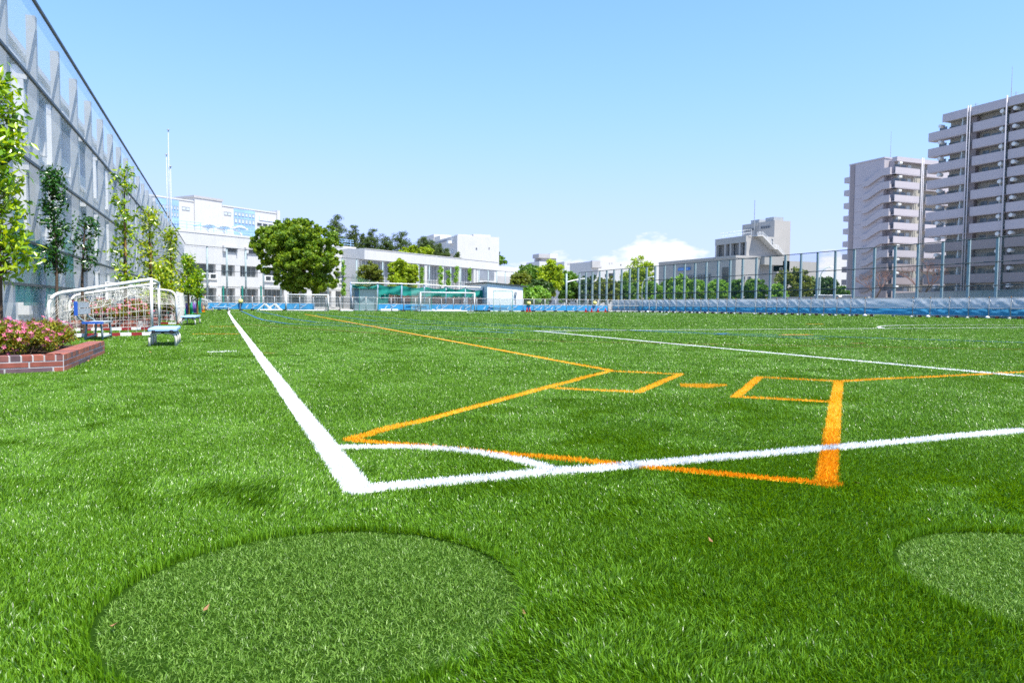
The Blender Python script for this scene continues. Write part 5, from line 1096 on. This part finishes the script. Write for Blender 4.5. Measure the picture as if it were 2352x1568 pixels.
b = MB(); b.tube([q, q+np.array([0, 0, z])], .12, 8); b.build('post', m_metal_post, t, True); zz = Hz(q[0], q[1], Z5(0, 858)[1]); b = MB(); b.tube([q+np.array([0, 0, zz]), q+np.array([1.0, 0, zz+.25]), q+np.array([2.4, 0, zz+.5])], .07, 6); b.lathe([(.05, -.06), (.22, -.02), (.2, .05), (.05, .09)], q+np.array([2.5, 0, zz+.5])); b.build('lamp_arm', m_white_paint, t)

# ------------------------------------------------------------------ street lamps behind the fence
def lamp(u, vt, dep, uarm, label):
    p = at(u, 690, dep); H = Hz(p[0], p[1], vt); k = dep/FPX; t = thing('street_lamp', label, 'street lamp', (p[0], p[1], 0), 'curved street lamps behind the right fence'); w = (uarm-u)*k
    pts = [(0, 0), (0, H*.72), (w*.05, H*.82), (w*.22, H*.92), (w*.5, H*.975), (w*.8, H)]; e = np.array([_R0[0], _R0[1]])
    b = MB(); b.tube([np.array([p[0]+e[0]*a, p[1]+e[1]*a, z]) for a, z in pts], .10, 8, .06); b.build('pole', mat('pale_green_grey_paint', (.42, .50, .46), .5) if 'pale_green_grey_paint' not in bpy.data.materials else bpy.data.materials['pale_green_grey_paint'], t, True)
    b = MB(); q = np.array([p[0]+e[0]*w*.95, p[1]+e[1]*w*.95, H-.12]); b.lathe([(.06, 0), (.30, .03), (.28, .14), (.08, .22)], q, 10); b.build('lamp_head', m_white_paint, t)
lamp(Z5(1224, 0)[0], Z5(0, 800)[1], 104, Z5(1352, 0)[0], 'curved street lamp left of the long grey hall')
lamp(Z6(1698, 0)[0], Z6(0, 785)[1], 92, Z6(1832, 0)[0], 'curved street lamp left of the smaller apartment tower')

# ------------------------------------------------------------------ trees behind the right fence
tl = 'trees behind the right hand fence'
TR = [((1218, 608, 690, 34), 104, m_leaf_mid, 'mid green tree right of the pale shed roof'), ((1262, 599, 688, 26), 100, m_leaf_bright, 'bright yellow green tree at the left end of the right hand net fence'),
      ((1195, 622, 700, 22), 100, m_leaf_olive, 'olive tree touching the pale shed roof'), ((1240, 640, 702, 24), 98, m_leaf_dark, 'dark shrubby tree below the bright yellow green one'), ((1222, 660, 702, 38), 90, m_leaf_fresh, 'fresh green bush above the far banners right of the shed'),
      ((1305, 622, 700, 22), 112, m_leaf_mid, 'half hidden green tree behind the single lamp post'), ((1345, 640, 702, 26), 112, m_leaf_dark, 'dark tree behind the first fence bays'), ((1390, 636, 702, 26), 110, m_leaf_olive, 'olive tree behind the early fence bays'), ((1432, 642, 702, 24), 112, m_leaf_mid, 'mid green tree left of the curved street lamp'),
      ((1467, 588, 700, 33), 118, m_leaf_bright, 'tall round yellow green tree standing above the right hand fence'), ((1500, 645, 702, 20), 104, m_leaf_fresh, 'small fresh tree right of the curved street lamp'), ((1532, 640, 702, 20), 112, m_leaf_mid, 'mid green tree at the left end of the grey hall'),
      ((1563, 631, 702, 21), 103, m_leaf_fresh, 'fresh green street tree below the blue hall sign'), ((1604, 644, 702, 20), 103, m_leaf_fresh, 'fresh green street tree before the hall glazing'), ((1648, 643, 702, 21), 101, m_leaf_fresh, 'round fresh street tree before the hall corner'), ((1689, 643, 702, 15), 101, m_leaf_mid, 'narrow street tree right of the hall corner'),
      ((1733, 645, 702, 22), 99, m_leaf_mid, 'street tree below the hall overhang'), ((1786, 655, 702, 20), 97, m_leaf_fresh, 'low street tree left of the widest street tree'), ((1822, 614, 702, 35), 104, m_leaf_olive, 'widest yellow olive street tree before the hall wing'), ((1898, 636, 702, 30), 108, m_leaf_dark, 'dark broad tree behind the curved lamp near the smaller tower'), ((1934, 660, 702, 13), 104, m_leaf_mid, 'small tree at the foot of the smaller tower'),
      ((1868, 640, 702, 22), 110, m_leaf_mid, 'feathery mid green tree between the olive tree and the dark tree')]
for i, ((u, v0, v1, hw), dep, m, lb) in enumerate(TR):
    big_tree(u, v0-3, v1, hw*1.35, dep, m, lb, 200+i, 150 if hw > 20 else 100, 55, .42, 1.2, .16, tl, spread=.30)
# bare tree in front of the apartments
def bare(u, vt, dep, label, seed):
    r = random.Random(seed); p = at(u, 690, dep); H = Hz(p[0], p[1], vt); t = thing('bare_tree', label, 'tree', (p[0], p[1], 0), 'bare trees before the apartments'); b = MB(); tw = MB()
    def grow(q, d, L, rad, lv):
        e = q+d*L; (b if lv < 2 else tw).tube([q, (q+e)/2+np.array([r.uniform(-.1, .1), r.uniform(-.1, .1), 0])*L*.3, e], rad, 5, rad*.6)
        if lv < 5:
            for _ in range(3 if lv < 4 else 2):
                a = r.uniform(0, 6.28); sp = r.uniform(.35, .8); nd = d+np.array([math.cos(a)*sp, math.sin(a)*sp, r.uniform(-.1, .25)]); grow(e, nd/np.linalg.norm(nd), L*r.uniform(.62, .82), rad*.6, lv+1)
    grow(np.array([p[0], p[1], 0]), np.array([0, 0, 1.0]), H*.33, .14, 0); b.build('trunk', m_trunk, t); tw.build('twigs', mat('reddish_twig', (.22, .12, .09), .8) if 'reddish_twig' not in bpy.data.materials else bpy.data.materials['reddish_twig'], t)
bare(2012, 612, 84, 'bare reddish tree before the smaller apartment tower', 3); bare(2120, 598, 84, 'bare reddish tree between the two apartment towers', 5)

# ------------------------------------------------------------------ white blocks on the skyline
def block(name, label, conv, x0, x1, ytop, dep, az, m, back, extra=()):
    F = Face(at(*conv(x0, 690), dep)[:2], az); s1 = F.S(*conv(x1, 700)); z = F.px(*conv(x0, ytop))[1]; t = thing(name, label, 'building', F.pt(s1/2, 0)); b = MB(); b.fb(F, 0, s1, 0, z, -back, 0); b.build('wall', m, t)
    for (a0, y0, a1, y1, mm, nm, n0, n1) in extra:
        r_ = rect(F, conv, a0, y0, a1, y1); b = MB(); b.fb(F, r_[0], r_[1], r_[2], r_[3], n0, n1); b.build(nm, mm, t)
    return t, F, z
AX = math.radians(90)
block('skyline_block', 'distant white block with a grey topped roof house above the trees', Z5, 150, 350, 640, 260, AX, m_white_conc, 12, ((150, 562, 268, 605, m_grey_conc, 'roof_house_flank', -6, -.5), (268, 560, 352, 608, m_white_conc, 'roof_house', -6, -.5), (190, 606, 345, 640, m_grey_conc, 'roof_void', -8, -1.5)))
block('skyline_block', 'distant low white block with two small grey windows left of the round tree', Z5, 415, 690, 700, 240, AX, m_white_conc, 14, ((415, 645, 555, 700, m_white_conc, 'roof_house', -8, -.3), (447, 657, 490, 676, m_grey_conc, 'window', -.29, -.25), (503, 662, 545, 681, m_grey_conc, 'window', -.29, -.25), (585, 745, 680, 775, m_grey_conc, 'window', .003, .06)))
block('skyline_block', 'distant white block with a grey stair tower behind the round yellow green tree', Z5, 690, 1060, 640, 215, AX, m_white_conc, 14, ((686, 636, 770, 708, m_grey_conc, 'stair_tower', .003, 1.0), (765, 690, 800, 708, m_grey_conc, 'vent', .003, .08), (836, 775, 864, 806, m_dark_glass, 'window', .003, .06), (880, 650, 888, 670, m_grey_conc, 'window', .003, .06), (905, 650, 913, 668, m_grey_conc, 'window', .003, .06), (998, 670, 1006, 684, m_dark_glass, 'window', .003, .06), (875, 765, 925, 800, m_dark_glass, 'window', .003, .06)))
# ------------------------------------------------------------------ long grey hall with a stepped tower
DN = 112; CX = at(1688, 690, DN)[:2]
HL = Face(CX, 0.0); HL.n = np.array([-1.0, 0]); HR_ = Face(CX, AX); HR_.n = np.array([0, -1.0])
zb0 = HL.px(*Z6(704, 660))[1]; sfar = HL.S(*Z5(1398, 800)); sR1 = HR_.S(*Z6(1000, 800)); sR2 = HR_.S(*Z6(1832, 760)); 
m_hall = mat('light_grey_stone_tile', (.40, .385, .36), .85, .2, .08, .5, .4)
hall = thing('museum_hall', 'long light grey stone hall with a stepped tower behind the right hand fence', 'building', (CX[0]+6, CX[1]+10, 0))
zw = HR_.px(*Z6(1300, 697))[1]
b = MB(); b.bx(CX[0], CX[0]+sR1, CX[1], CX[1]+sfar, 0, zb0); b.bx(CX[0]+sR1+.003, CX[0]+sR2, CX[1]+3.0, CX[1]+22, 0, zw); b.bx(CX[0]-.08, CX[0]+sR1+.05, CX[1]-.06, CX[1]+sfar, zb0-.25, zb0+.12)
ov = [HR_.S(*Z6(1003, 720)), HR_.S(*Z6(1222, 720))]; zo0 = HR_.px(*Z6(1100, 765))[1]; zo1 = HR_.px(*Z6(1100, 668))[1]
b.bx(CX[0]+ov[0]+.06, CX[0]+ov[1], CX[1]-.9, CX[1]+3, zo0, zo1)
b.build('wall', m_hall, hall)
b = MB(); b.prism(HR_, [(ov[0]+.1, zo0-.02), (ov[1]-.1, zo0-.02), (HR_.S(*Z6(1130, 1000)), .5), (HR_.S(*Z6(960, 1000)), .5)], -2.9, -1.2); b.build('recess_wall', m_grey_conc, hall)
# upper block and tower
U0 = np.array([CX[0]+2.0, CX[1]+2.0]); UL = Face(U0, 0.0); UL.n = np.array([-1.0, 0]); UF = Face(U0, AX); UF.n = np.array([0, -1.0])
du = HR_.S(*Z6(870, 560)); U0 = np.array([CX[0]+du+.25, CX[1]+.8]); UL.p = U0.copy(); UF.p = U0.copy(); uf0 = UF.S(*Z6(870, 560)); UL.p = UF.pt(uf0, 0)[:2]; UF.p = UL.p.copy()
zu = UL.px(*Z6(868, 420))[1]; su = UL.S(*Z6(505, 580)); sw = UF.S(*Z6(1168, 560))
b = MB(); b.bx(UL.p[0], UL.p[0]+sw+3, UL.p[1], UL.p[1]+su, zb0, zu); b.bx(UL.p[0]-.1, UL.p[0]+.35, UL.p[1]-.05, UL.p[1]+su, zu-.2, zu+.08); b.build('upper_wall', m_hall, hall)
TF = Face(UF.pt(sw, 0)[:2]+np.array([0, 2.2]), AX); TF.n = np.array([0, -1.0]); q0 = TF.S(*Z6(1168, 400)); q1 = TF.S(*Z6(1358, 400)); TL = Face(TF.pt(q0, 0)[:2], 0.0); TL.n = np.array([-1.0, 0]); ztw = TL.px(*Z6(1168, 238))[1]; tl_ = TL.S(*Z6(792, 330))
b = MB(); b.bx(TL.p[0], TL.p[0]+(q1-q0), TL.p[1], TL.p[1]+tl_, zb0-2, ztw); b.build('tower_wall', m_hall, hall)
for x0, y0, x1, y1 in ((835, 330, 933, 362), (1015, 302, 1120, 335)):
    a = TL.S(*Z6(x1, y1)); c = TL.S(*Z6(x0, y1)); z0 = TL.px(*Z6((x0+x1)/2, y1-2))[1]; z1 = TL.px(*Z6((x0+x1)/2, y0+6))[1]; window(TL, hall, a, c, z0, z1, .003, mull=3)
for i, (x0, x1, y) in enumerate(((1058, 1293, 195), (878, 1052, 225))):
    if i == 0: b = MB(); a, c = TF.S(*Z6(1165, 215)), TF.S(*Z6(1293, 215)); z = TF.px(*Z6(1200, 197))[1]; d_ = TL.S(*Z6(1058, 225)); b.bx(TL.p[0]+.1, TL.p[0]+c-q0, TL.p[1]+.3, TL.p[1]+d_, ztw+.02, z)
    else: b = MB(); a, c = TL.S(*Z6(975, 240)), TL.S(*Z6(878, 240)); z = TL.px(*Z6(975, 226))[1]; b.bx(TL.p[0]+.3, TL.p[0]+5, TL.p[1]+a, TL.p[1]+c, ztw+.02, z)
    b.build('roof_enclosure', m_steel, hall)
b = MB(); a = TL.S(*Z6(965, 320))
for x in (-.25, .25): b.tube([TL.pt(a+x, zu, .12), TL.pt(a+x, ztw, .12)], .04, 5)
for z in np.arange(zu, ztw, .5): b.tube([TL.pt(a-.25, z, .12), TL.pt(a+.25, z, .12)], .03, 4)
b.build('ladder', m_steel, hall)
am = TL.S(*Z6(952, 200)); b = MB(); b.tube([TL.pt(am, zu, .3), TL.pt(am, TL.px(*Z6(952, 5))[1], .3)], .06, 5); b.build('mast', m_steel, hall)
for i, (x0, x1, yt) in enumerate(((520, 612, 522), (628, 677, 512), (692, 785, 500), (800, 858, 490))):   # deep set bays between slanted fins
    a = UL.S(*Z6(x1, 580)); c = UL.S(*Z6(x0, 580)); z1 = UL.px(*Z6((x0+x1)/2, yt))[1]; z0 = zb0+.35
    w = window(UL, hall, a+.12, c-.12, z0, z1, .003, m_dark_glass, m_hall, 3 if i % 2 == 0 else 1)
for x0 in (515, 620, 684, 792, 864):
    a = UL.S(*Z6(x0, 580)); b = MB(); b.fb(UL, a-.2, a+.2, zb0+.1, zu-.9, .003, .55); b.build('fin', m_hall, hall)
b = MB(); b.fb(UL, 0, su, zu-1.0, zu-.01, .003, .6); b.build('fascia', m_hall, hall)
# outside stair climbing the front of the upper block
St = [(905, 432), (965, 432), (1110, 585), (1140, 585), (1215, 665), (1215, 648), (1150, 572), (1112, 572), (975, 418), (905, 418)]
b = MB(); b.prism(UF, [UF.px(*Z6(x, y)) for x, y in St], .02, 1.3); b.build('outside_stair', m_white_conc, hall)
b = MB(); pts = [(905, 390), (970, 385), (1120, 535), (1150, 540), (1225, 630)]
for off_ in (0, 16): b.tube([UF.pt(*UF.px(*Z6(x, y+off_)), 1.25) for x, y in pts], .03, 5)
for x, y in ((905, 390), (938, 388), (970, 385), (1020, 435), (1070, 485), (1120, 535), (1150, 540), (1190, 588), (1225, 630)): b.tube([UF.pt(*UF.px(*Z6(x, y)), 1.25), UF.pt(*UF.px(*Z6(x, y+38)), 1.25)], .03, 4)
b.build('stair_railing', m_white_paint, hall)
b = MB(); 
for z in (.5, 1.0): b.tube([UL.pt(0, zu+z, -.4), UL.pt(su, zu+z, -.4)], .035, 4)
for s in np.arange(0, su, 1.8): b.tube([UL.pt(s, zu, -.4), UL.pt(s, zu+1.0, -.4)], .035, 4)
b.build('roof_railing', m_white_paint, hall)
for x0, y0, x1, y1 in ((797, 898, 820, 940), (858, 900, 890, 945)):
    r_ = rect(HR_, Z6, x0, y0, x1, y1); window(HR_, hall, *r_, .003)
r_ = rect(HR_, Z6, 1135, 455, 1148, 525); window(UF, hall, UF.S(*Z6(1136, 500)), UF.S(*Z6(1147, 500)), UF.px(*Z6(1140, 525))[1], UF.px(*Z6(1140, 460))[1], .003)
HR3 = Face(CX+np.array([0, 3.0]), AX); HR3.n = np.array([0, -1.0]); r_ = rect(HR3, Z6, 1228, 800, 1258, 840); window(HR3, hall, *r_, .003)
b = MB(); a = HL.S(*Z6(630, 850)); c = HL.S(*Z6(555, 850)); z1 = HL.px(*Z6(590, 790))[1]; b.fb(HL, a, c, 0, z1, .003, .03); b.build('tall_window', m_dark_glass, hall)
z1 = HL.px(*Z6(280, 880))[1]; z0 = HL.px(*Z6(280, 960))[1]; a = HL.S(*Z6(432, 900)); c = HL.S(*Z6(120, 900))
for k in range(10): q = a+(c-a)*k/10; window(HL, hall, q+.15, q+(c-a)/10-.15, z0, z1, .003)
# blue sign with pale lettering
def zq(x, y): return (2680+x*.05102)*.57422, (1040+y*.05102)*.57422
a = HL.S(*zq(1620, 700)); c = HL.S(*zq(700, 720)); z1 = HL.px(*zq(1620, 570))[1]; z0 = HL.px(*zq(1620, 790))[1]
sg = MB(); sg.fb(HL, a, c, z0, z1, .05, .2); sgn = thing('wall_sign', 'blue sign with pale lettering on the flank of the grey hall', 'sign', HL.pt((a+c)/2, z0, .1)); sg.build('sign_board', mat('sign_blue', (.03, .20, .62), .5), sgn)
sg = MB(); rq = random.Random(8)
for i in range(6):
    x = c+(a-c)*(.12+.13*i); h = z1-z0; w_ = (a-c)*.10
    for k in range(3): yy = z0+h*(.22+.2*k); sg.fb(HL, min(x, x+w_), max(x, x+w_), yy, yy+h*.07, .202, .21)
    xx = x+w_*rq.uniform(.3, .6); sg.fb(HL, min(xx, xx+w_*.14), max(xx, xx+w_*.14), z0+h*.2, z0+h*.78, .211, .215)
sg.build('sign_lettering', mat('pale_sign_print', (.45, .62, .85), .6), sgn)
# concrete wall along the road and cars behind it
WL_ = Face(at(*Z6(1100, 1150), 86)[:2], q=at(*Z6(2270, 1150), 74)[:2]); zwl = WL_.px(*Z6(1600, 1146))[1]; b = MB(); b.fb(WL_, 0, WL_.len, 0, zwl, -.3, 0); b.fb(WL_, -.02, WL_.len+.02, zwl, zwl+.08, -.34, .04); tag(b.build('road_wall', m_grey_conc), 'low grey concrete wall behind the tarpaulins below the smaller tower', 'wall')
WL2 = Face(at(*Z7(420, 1390), 72)[:2], q=at(*Z7(1300, 1390), 52)[:2]); zw2 = WL2.px(*Z7(620, 1376))[1]; b = MB(); b.fb(WL2, 0, WL2.len, 0, zw2, -.3, 0); b.fb(WL2, -.02, WL2.len+.02, zw2, zw2+.07, -.33, .03)
for k in range(12): b.fb(WL2, WL2.len*k/12, WL2.len*k/12+.04, .1, zw2-.02, .003, .02)
tag(b.build('garden_wall', m_grey_conc), 'long grey concrete wall behind the tarpaulins below the tall apartment block', 'wall')
def car(u, dep, yaw, m, label, roof_v):
    p = at(u, 690, dep); H = Hz(p[0], p[1], roof_v); H = max(1.4, H); g = H-1.45; t = thing('parked_car', label, 'car', (p[0], p[1], g), 'cars behind the grey road wall'); e = np.array([math.sin(yaw), math.cos(yaw)]); F = Face(p[:2]-e*2.1, yaw); F.n = np.array([F.e[1], -F.e[0]])
    b = MB(); b.prism(F, [(0, .3), (4.2, .3), (4.2, .75), (3.9, .88), (3.1, .92), (.5, .95), (.05, .85)], -.8, .8)
    for P_ in b.v: P_[:, 2] += g
    b.build('body', m, t)
    b = MB(); b.prism(F, [(.5, .951), (3.15, .921), (2.5, 1.40), (1.0, 1.42)], -.70, .70); 
    for P_ in b.v: P_[:, 2] += g
    b.build('window_band', m_dark_glass, t)
    b = MB(); b.prism(F, [(.95, 1.421), (2.55, 1.401), (2.3, 1.47), (1.2, 1.48)], -.69, .69)
    for P_ in b.v: P_[:, 2] += g
    b.build('roof', m, t)
    for s in (.8, 3.4):
        for n in (-.78, .78):
            b = MB(); b.tube([F.pt(s, g+.3, n-.09), F.pt(s, g+.3, n+.09)], .3, 14); b.build('wheel', m_black, t)
    b = MB(); b.bx(p[0]-3, p[0]+3, p[1]-3, p[1]+3, 0, g); 
    return t, g
m_car = mat('white_car_paint', (.78, .79, .8), .25, .5, .02)
G_ = []
for u, dep, lb in ((Z6(1745, 0)[0], 92, 'white car behind the grey wall near the curved lamp'), (Z6(1912, 0)[0], 94, 'white car behind the grey wall left of the smaller tower'), (Z6(2010, 0)[0], 94, 'partly hidden white car at the foot of the smaller tower')):
    t, g = car(u, dep, AX-.35, m_car, lb, Z6(0, 1118)[1]); G_.append((t.location.x, t.location.y, g))
g = min(x[2] for x in G_); b = MB(); b.bx(min(x[0] for x in G_)-12, max(x[0] for x in G_)+8, min(x[1] for x in G_)-3, max(x[1] for x in G_)+6, 0, g); tag(b.build('raised_road', mat('asphalt', (.06, .06, .062), .9)), kind='structure')
for x in G_: pass

# ------------------------------------------------------------------ apartment towers
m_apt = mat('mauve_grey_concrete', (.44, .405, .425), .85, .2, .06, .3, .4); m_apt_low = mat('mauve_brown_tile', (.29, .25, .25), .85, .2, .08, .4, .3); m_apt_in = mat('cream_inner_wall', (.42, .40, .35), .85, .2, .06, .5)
m_pale_frame = mat('pale_aluminium', (.55, .60, .60), .4, .4, .05)
m_aptglass = mat('grey_green_window', (.13, .17, .19), .15, .6, .4, .7)
m_pipe = mat('grey_downpipe', (.40, .39, .42), .5); m_ac = mat('white_duct', (.62, .62, .60), .5, .3, .05)
# tall block: long flank facing the pitch
TA = Face(at(Z7(668, 600)[0], 690, 121)[:2], math.pi); TA.n = np.array([-1.0, 0])
zt_a = TA.px(*Z7(665, 332))[1]; NF = 11; fy = [TA.px(*Z7(672, y))[1] for y in (412, 508, 608, 700, 800, 892, 985)]; FH_ = (fy[0]-fy[-1])/6; sEnd = TA.S(*Z7(1260, 800)); LT = sEnd+16
apt = thing('apartment_block', 'tall mauve grey apartment block with rows of balconies, cut off by the right picture edge', 'building', TA.pt(LT/2, 0))
b = MB(); b.fb(TA, 0, LT, 0, zt_a-.2, -13, -1.75); b.fb(TA, .0, LT, zt_a-1.0, zt_a, -13.2, .02); b.build('wall', m_apt_in, apt)
b = MB(); b.fb(TA, -.1, LT, zt_a-.02, zt_a+.28, -13.3, .08); b.fb(TA, -.12, LT, zt_a-1.05, zt_a-.01, .023, .10); b.build('roof_edge', m_apt, apt)
sA0 = TA.S(*Z7(606, 800)); seg = [(sA0, TA.S(*Z7(832, 800))), (TA.S(*Z7(868, 800)), TA.S(*Z7(1064, 800))), (TA.S(*Z7(1082, 800)), TA.S(*Z7(1330, 800)))]; w_ = seg[2][1]-seg[2][0]; seg.append((seg[2][1]+.9, seg[2][1]+.9+w_)); seg = [x for x in seg if x[0] < LT]
ftop = [fy[0]-FH_*k for k in range(NF)]
rq = random.Random(12)
for k, zf in enumerate(ftop):
    if zf < 1.2: continue
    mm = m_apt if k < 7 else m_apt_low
    for j, (a, c) in enumerate(seg):
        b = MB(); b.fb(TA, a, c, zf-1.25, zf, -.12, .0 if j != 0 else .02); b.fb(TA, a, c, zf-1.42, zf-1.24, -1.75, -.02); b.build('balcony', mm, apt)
        if j > 0 or True:
            n0 = a+.35*(c-a)
            for (f0, f1, z0, z1, gm) in ((.10, .30, -.15, .95, m_aptglass), (.36, .62, -.9, .72, m_aptglass), (.66, .82, -.9, 1.05, m_pale_frame)):
                s0_, s1_ = a+(c-a)*f0, a+(c-a)*f1
                if j >= 2 and gm is m_aptglass and f0 < .2: continue
                if (k+j*3) % 4 == 3 and f0 < .2: continue
                b = MB(); b.fb(TA, s0_, s1_, zf+max(z0, -.9)-.1, zf+z1*.95, -1.745, -1.70); wd = b.build('window', gm, apt)
            b = MB(); sx_ = a+(c-a)*.85; b.fb(TA, sx_, sx_+.12, zf-.1, zf+FH_-1.45, -1.74, -.25); b.build('screen', m_pale_frame, apt)
        q = TA.pt(a+((TA.S(*Z7(676, 800))-sA0) if j == 0 else .9 if j != 1 else (c-a)-.6), zf+FH_-1.95, -.35); b = MB(); b.tube([q-np.array([.55, 0, 0]), q+np.array([.35, 0, 0])], .30, 10); b.build('duct_cap', m_ac, apt)
for x, r in ((843, .11), (858, .09), (1073, .13)):
    s = TA.S(*Z7(x, 700)); b = MB(); b.tube([TA.pt(s, 0, .18), TA.pt(s, zt_a+.6, .18)], r, 8); b.build('downpipe', m_pipe, apt, True)
for j, (a, c) in enumerate(zip([x[1] for x in seg[:-1]], [x[0] for x in seg[1:]])):
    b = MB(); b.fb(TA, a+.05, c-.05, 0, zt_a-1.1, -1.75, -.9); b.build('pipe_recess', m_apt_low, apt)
def antenna(F, conv, x, y0, y1, par, n=-2.0):
    s = F.S(*conv(x, y1)); b = MB(); b.tube([F.pt(s, F.px(*conv(x, y1))[1]-1, n), F.pt(s, F.px(*conv(x, y0))[1], n)], .075, 6, .03); b.build('mast', m_steel, par)
antenna(TA, Z7, 1097, 22, 205, apt, -.6)
for x, y in ((876, 238), (1116, 170)):
    s, z = TA.px(*Z7(x, y)); b = MB(); b.tube([TA.pt(s, zt_a, -1), TA.pt(s, z, -1)], .05, 5)
    for kk in range(3): b.tube([TA.pt(s-.5, z-.2-kk*.35, -1), TA.pt(s+.5, z-.2-kk*.35, -1)], .03, 4)
    b.build('antenna', m_steel, apt)
# smaller tower: blank gable, stair corner and sunlit balcony front
DT = 150; cT = at(Z7(395, 900)[0], 690, DT)[:2]; TBf = Face(cT, AX); TBf.n = np.array([0, -1.0]); TBl = Face(cT, 0.0); TBl.n = np.array([-1.0, 0])
zr_ = TBf.px(*Z7(437, 560))[1]; sg_ = TBl.S(*Z7(140, 900)); sf = TBf.S(*Z7(640, 900))
fyb = [TBf.px(*Z7(396, y))[1] for y in (620, 702, 785, 868, 952, 1036)]; FHb = (fyb[0]-fyb[-1])/5
tw = thing('apartment_tower', 'smaller grey apartment tower with a blank gable left of the tall block', 'building', TBf.pt(sf/2, 0))
gs = TBl.S(*Z7(345, 900))
b = MB(); X, Y = cT; b.bx(X+1.4, X+sf+20, Y+1.5, Y+sg_, 0, zr_-.4); b.bx(X, X+14, Y+gs, Y+sg_, 0, zr_); b.bx(X-.12, X+14.1, Y+gs-.1, Y+sg_+.1, zr_+.002, zr_+.3); b.build('wall', m_apt, tw)
b = MB(); b.bx(X+1.41, X+sf+19, Y+1.40, Y+1.497, .5, zr_-1); b.build('inner_wall', m_apt_in, tw)
b = MB(); b.bx(X+.6, X+sf+20, Y+.2, Y+1.39, zr_-.9, zr_); b.build('roof_edge', m_apt, tw)
b = MB(); a = TBl.S(*Z7(152, 900)); b.fb(TBl, a-.9, a+.2, 0, zr_-.02, .003, .12); b.build('gable_strip', m_apt_low, tw)
for k in range(11):
    zf = fyb[0]-FHb*k
    if zf < 1: continue
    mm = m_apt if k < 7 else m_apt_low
    e1_ = TBf.S(*Z7(560, 900)); e2 = TBf.S(*Z7(600, 900))
    for a, c in ((0, e1_), (e2, e2+9), (e2+9.6, e2+18)):
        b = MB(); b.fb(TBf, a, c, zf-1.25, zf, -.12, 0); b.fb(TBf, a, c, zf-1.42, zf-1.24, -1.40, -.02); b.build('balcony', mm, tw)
        for f0, f1, z1, gm in ((.18, .40, .85, m_aptglass), (.46, .66, .85, m_aptglass), (.72, .86, 1.0, m_pale_frame)):
            b = MB(); b.fb(TBf, a+(c-a)*f0, a+(c-a)*f1, zf-1.0, zf+z1, -1.39, -1.36); b.build('window', gm, tw)
    q = TBf.pt(1.6, zf+FHb-1.9, -.3); b = MB(); b.tube([q-np.array([.4, 0, 0]), q+np.array([.4, 0, 0])], .30, 10); b.build('duct_cap', m_ac, tw)
    # parapet of the corner gallery, stepping down like a stair along the gable
    pts = [(392, 0), (345, 0), (310, 22), (262, 62), (228, 70), (228, 108), (262, 104), (310, 70), (345, 50), (392, 50)]
    P_ = []
    for x, dy in pts:
        s = TBl.S(*Z7(max(x, 300)-0 if x > 300 else x, 900)); P_.append((TBl.S(*Z7(x, 900)), zf+.05-dy*DT/FPX*.38434*.85))
    b = MB(); b.prism(TBl, P_, .05, .55); b.build('stair_parapet_or_shadow', mm, tw)
    b = MB(); s = TBl.S(*Z7(134, 900)); b.fb(TBl, s, s+1.6, zf-1.3, zf-.1, -8, -.5); b.build('rear_balcony', mm, tw)
    s0_ = gs; b = MB(); b.fb(TBl, .1, gs-.05, zf-1.42, zf-1.27, -1.39, .04); b.build('landing', mm, tw)
    if k > 0: b = MB(); b.fb(TBl, gs, sg_-1.2, zf+.28, zf+.33, .003, .02); b.build('joint', m_apt_low, tw)
for x, r in ((582, .14), (592, .10)):
    s = TBf.S(*Z7(x, 700)); b = MB(); b.tube([TBf.pt(s, 0, -.2), TBf.pt(s, zr_+.3, -.2)], r, 8); b.build('downpipe', m_pipe, tw, True)
antenna(TBf, Z7, 490, 385, 560, tw, -4)
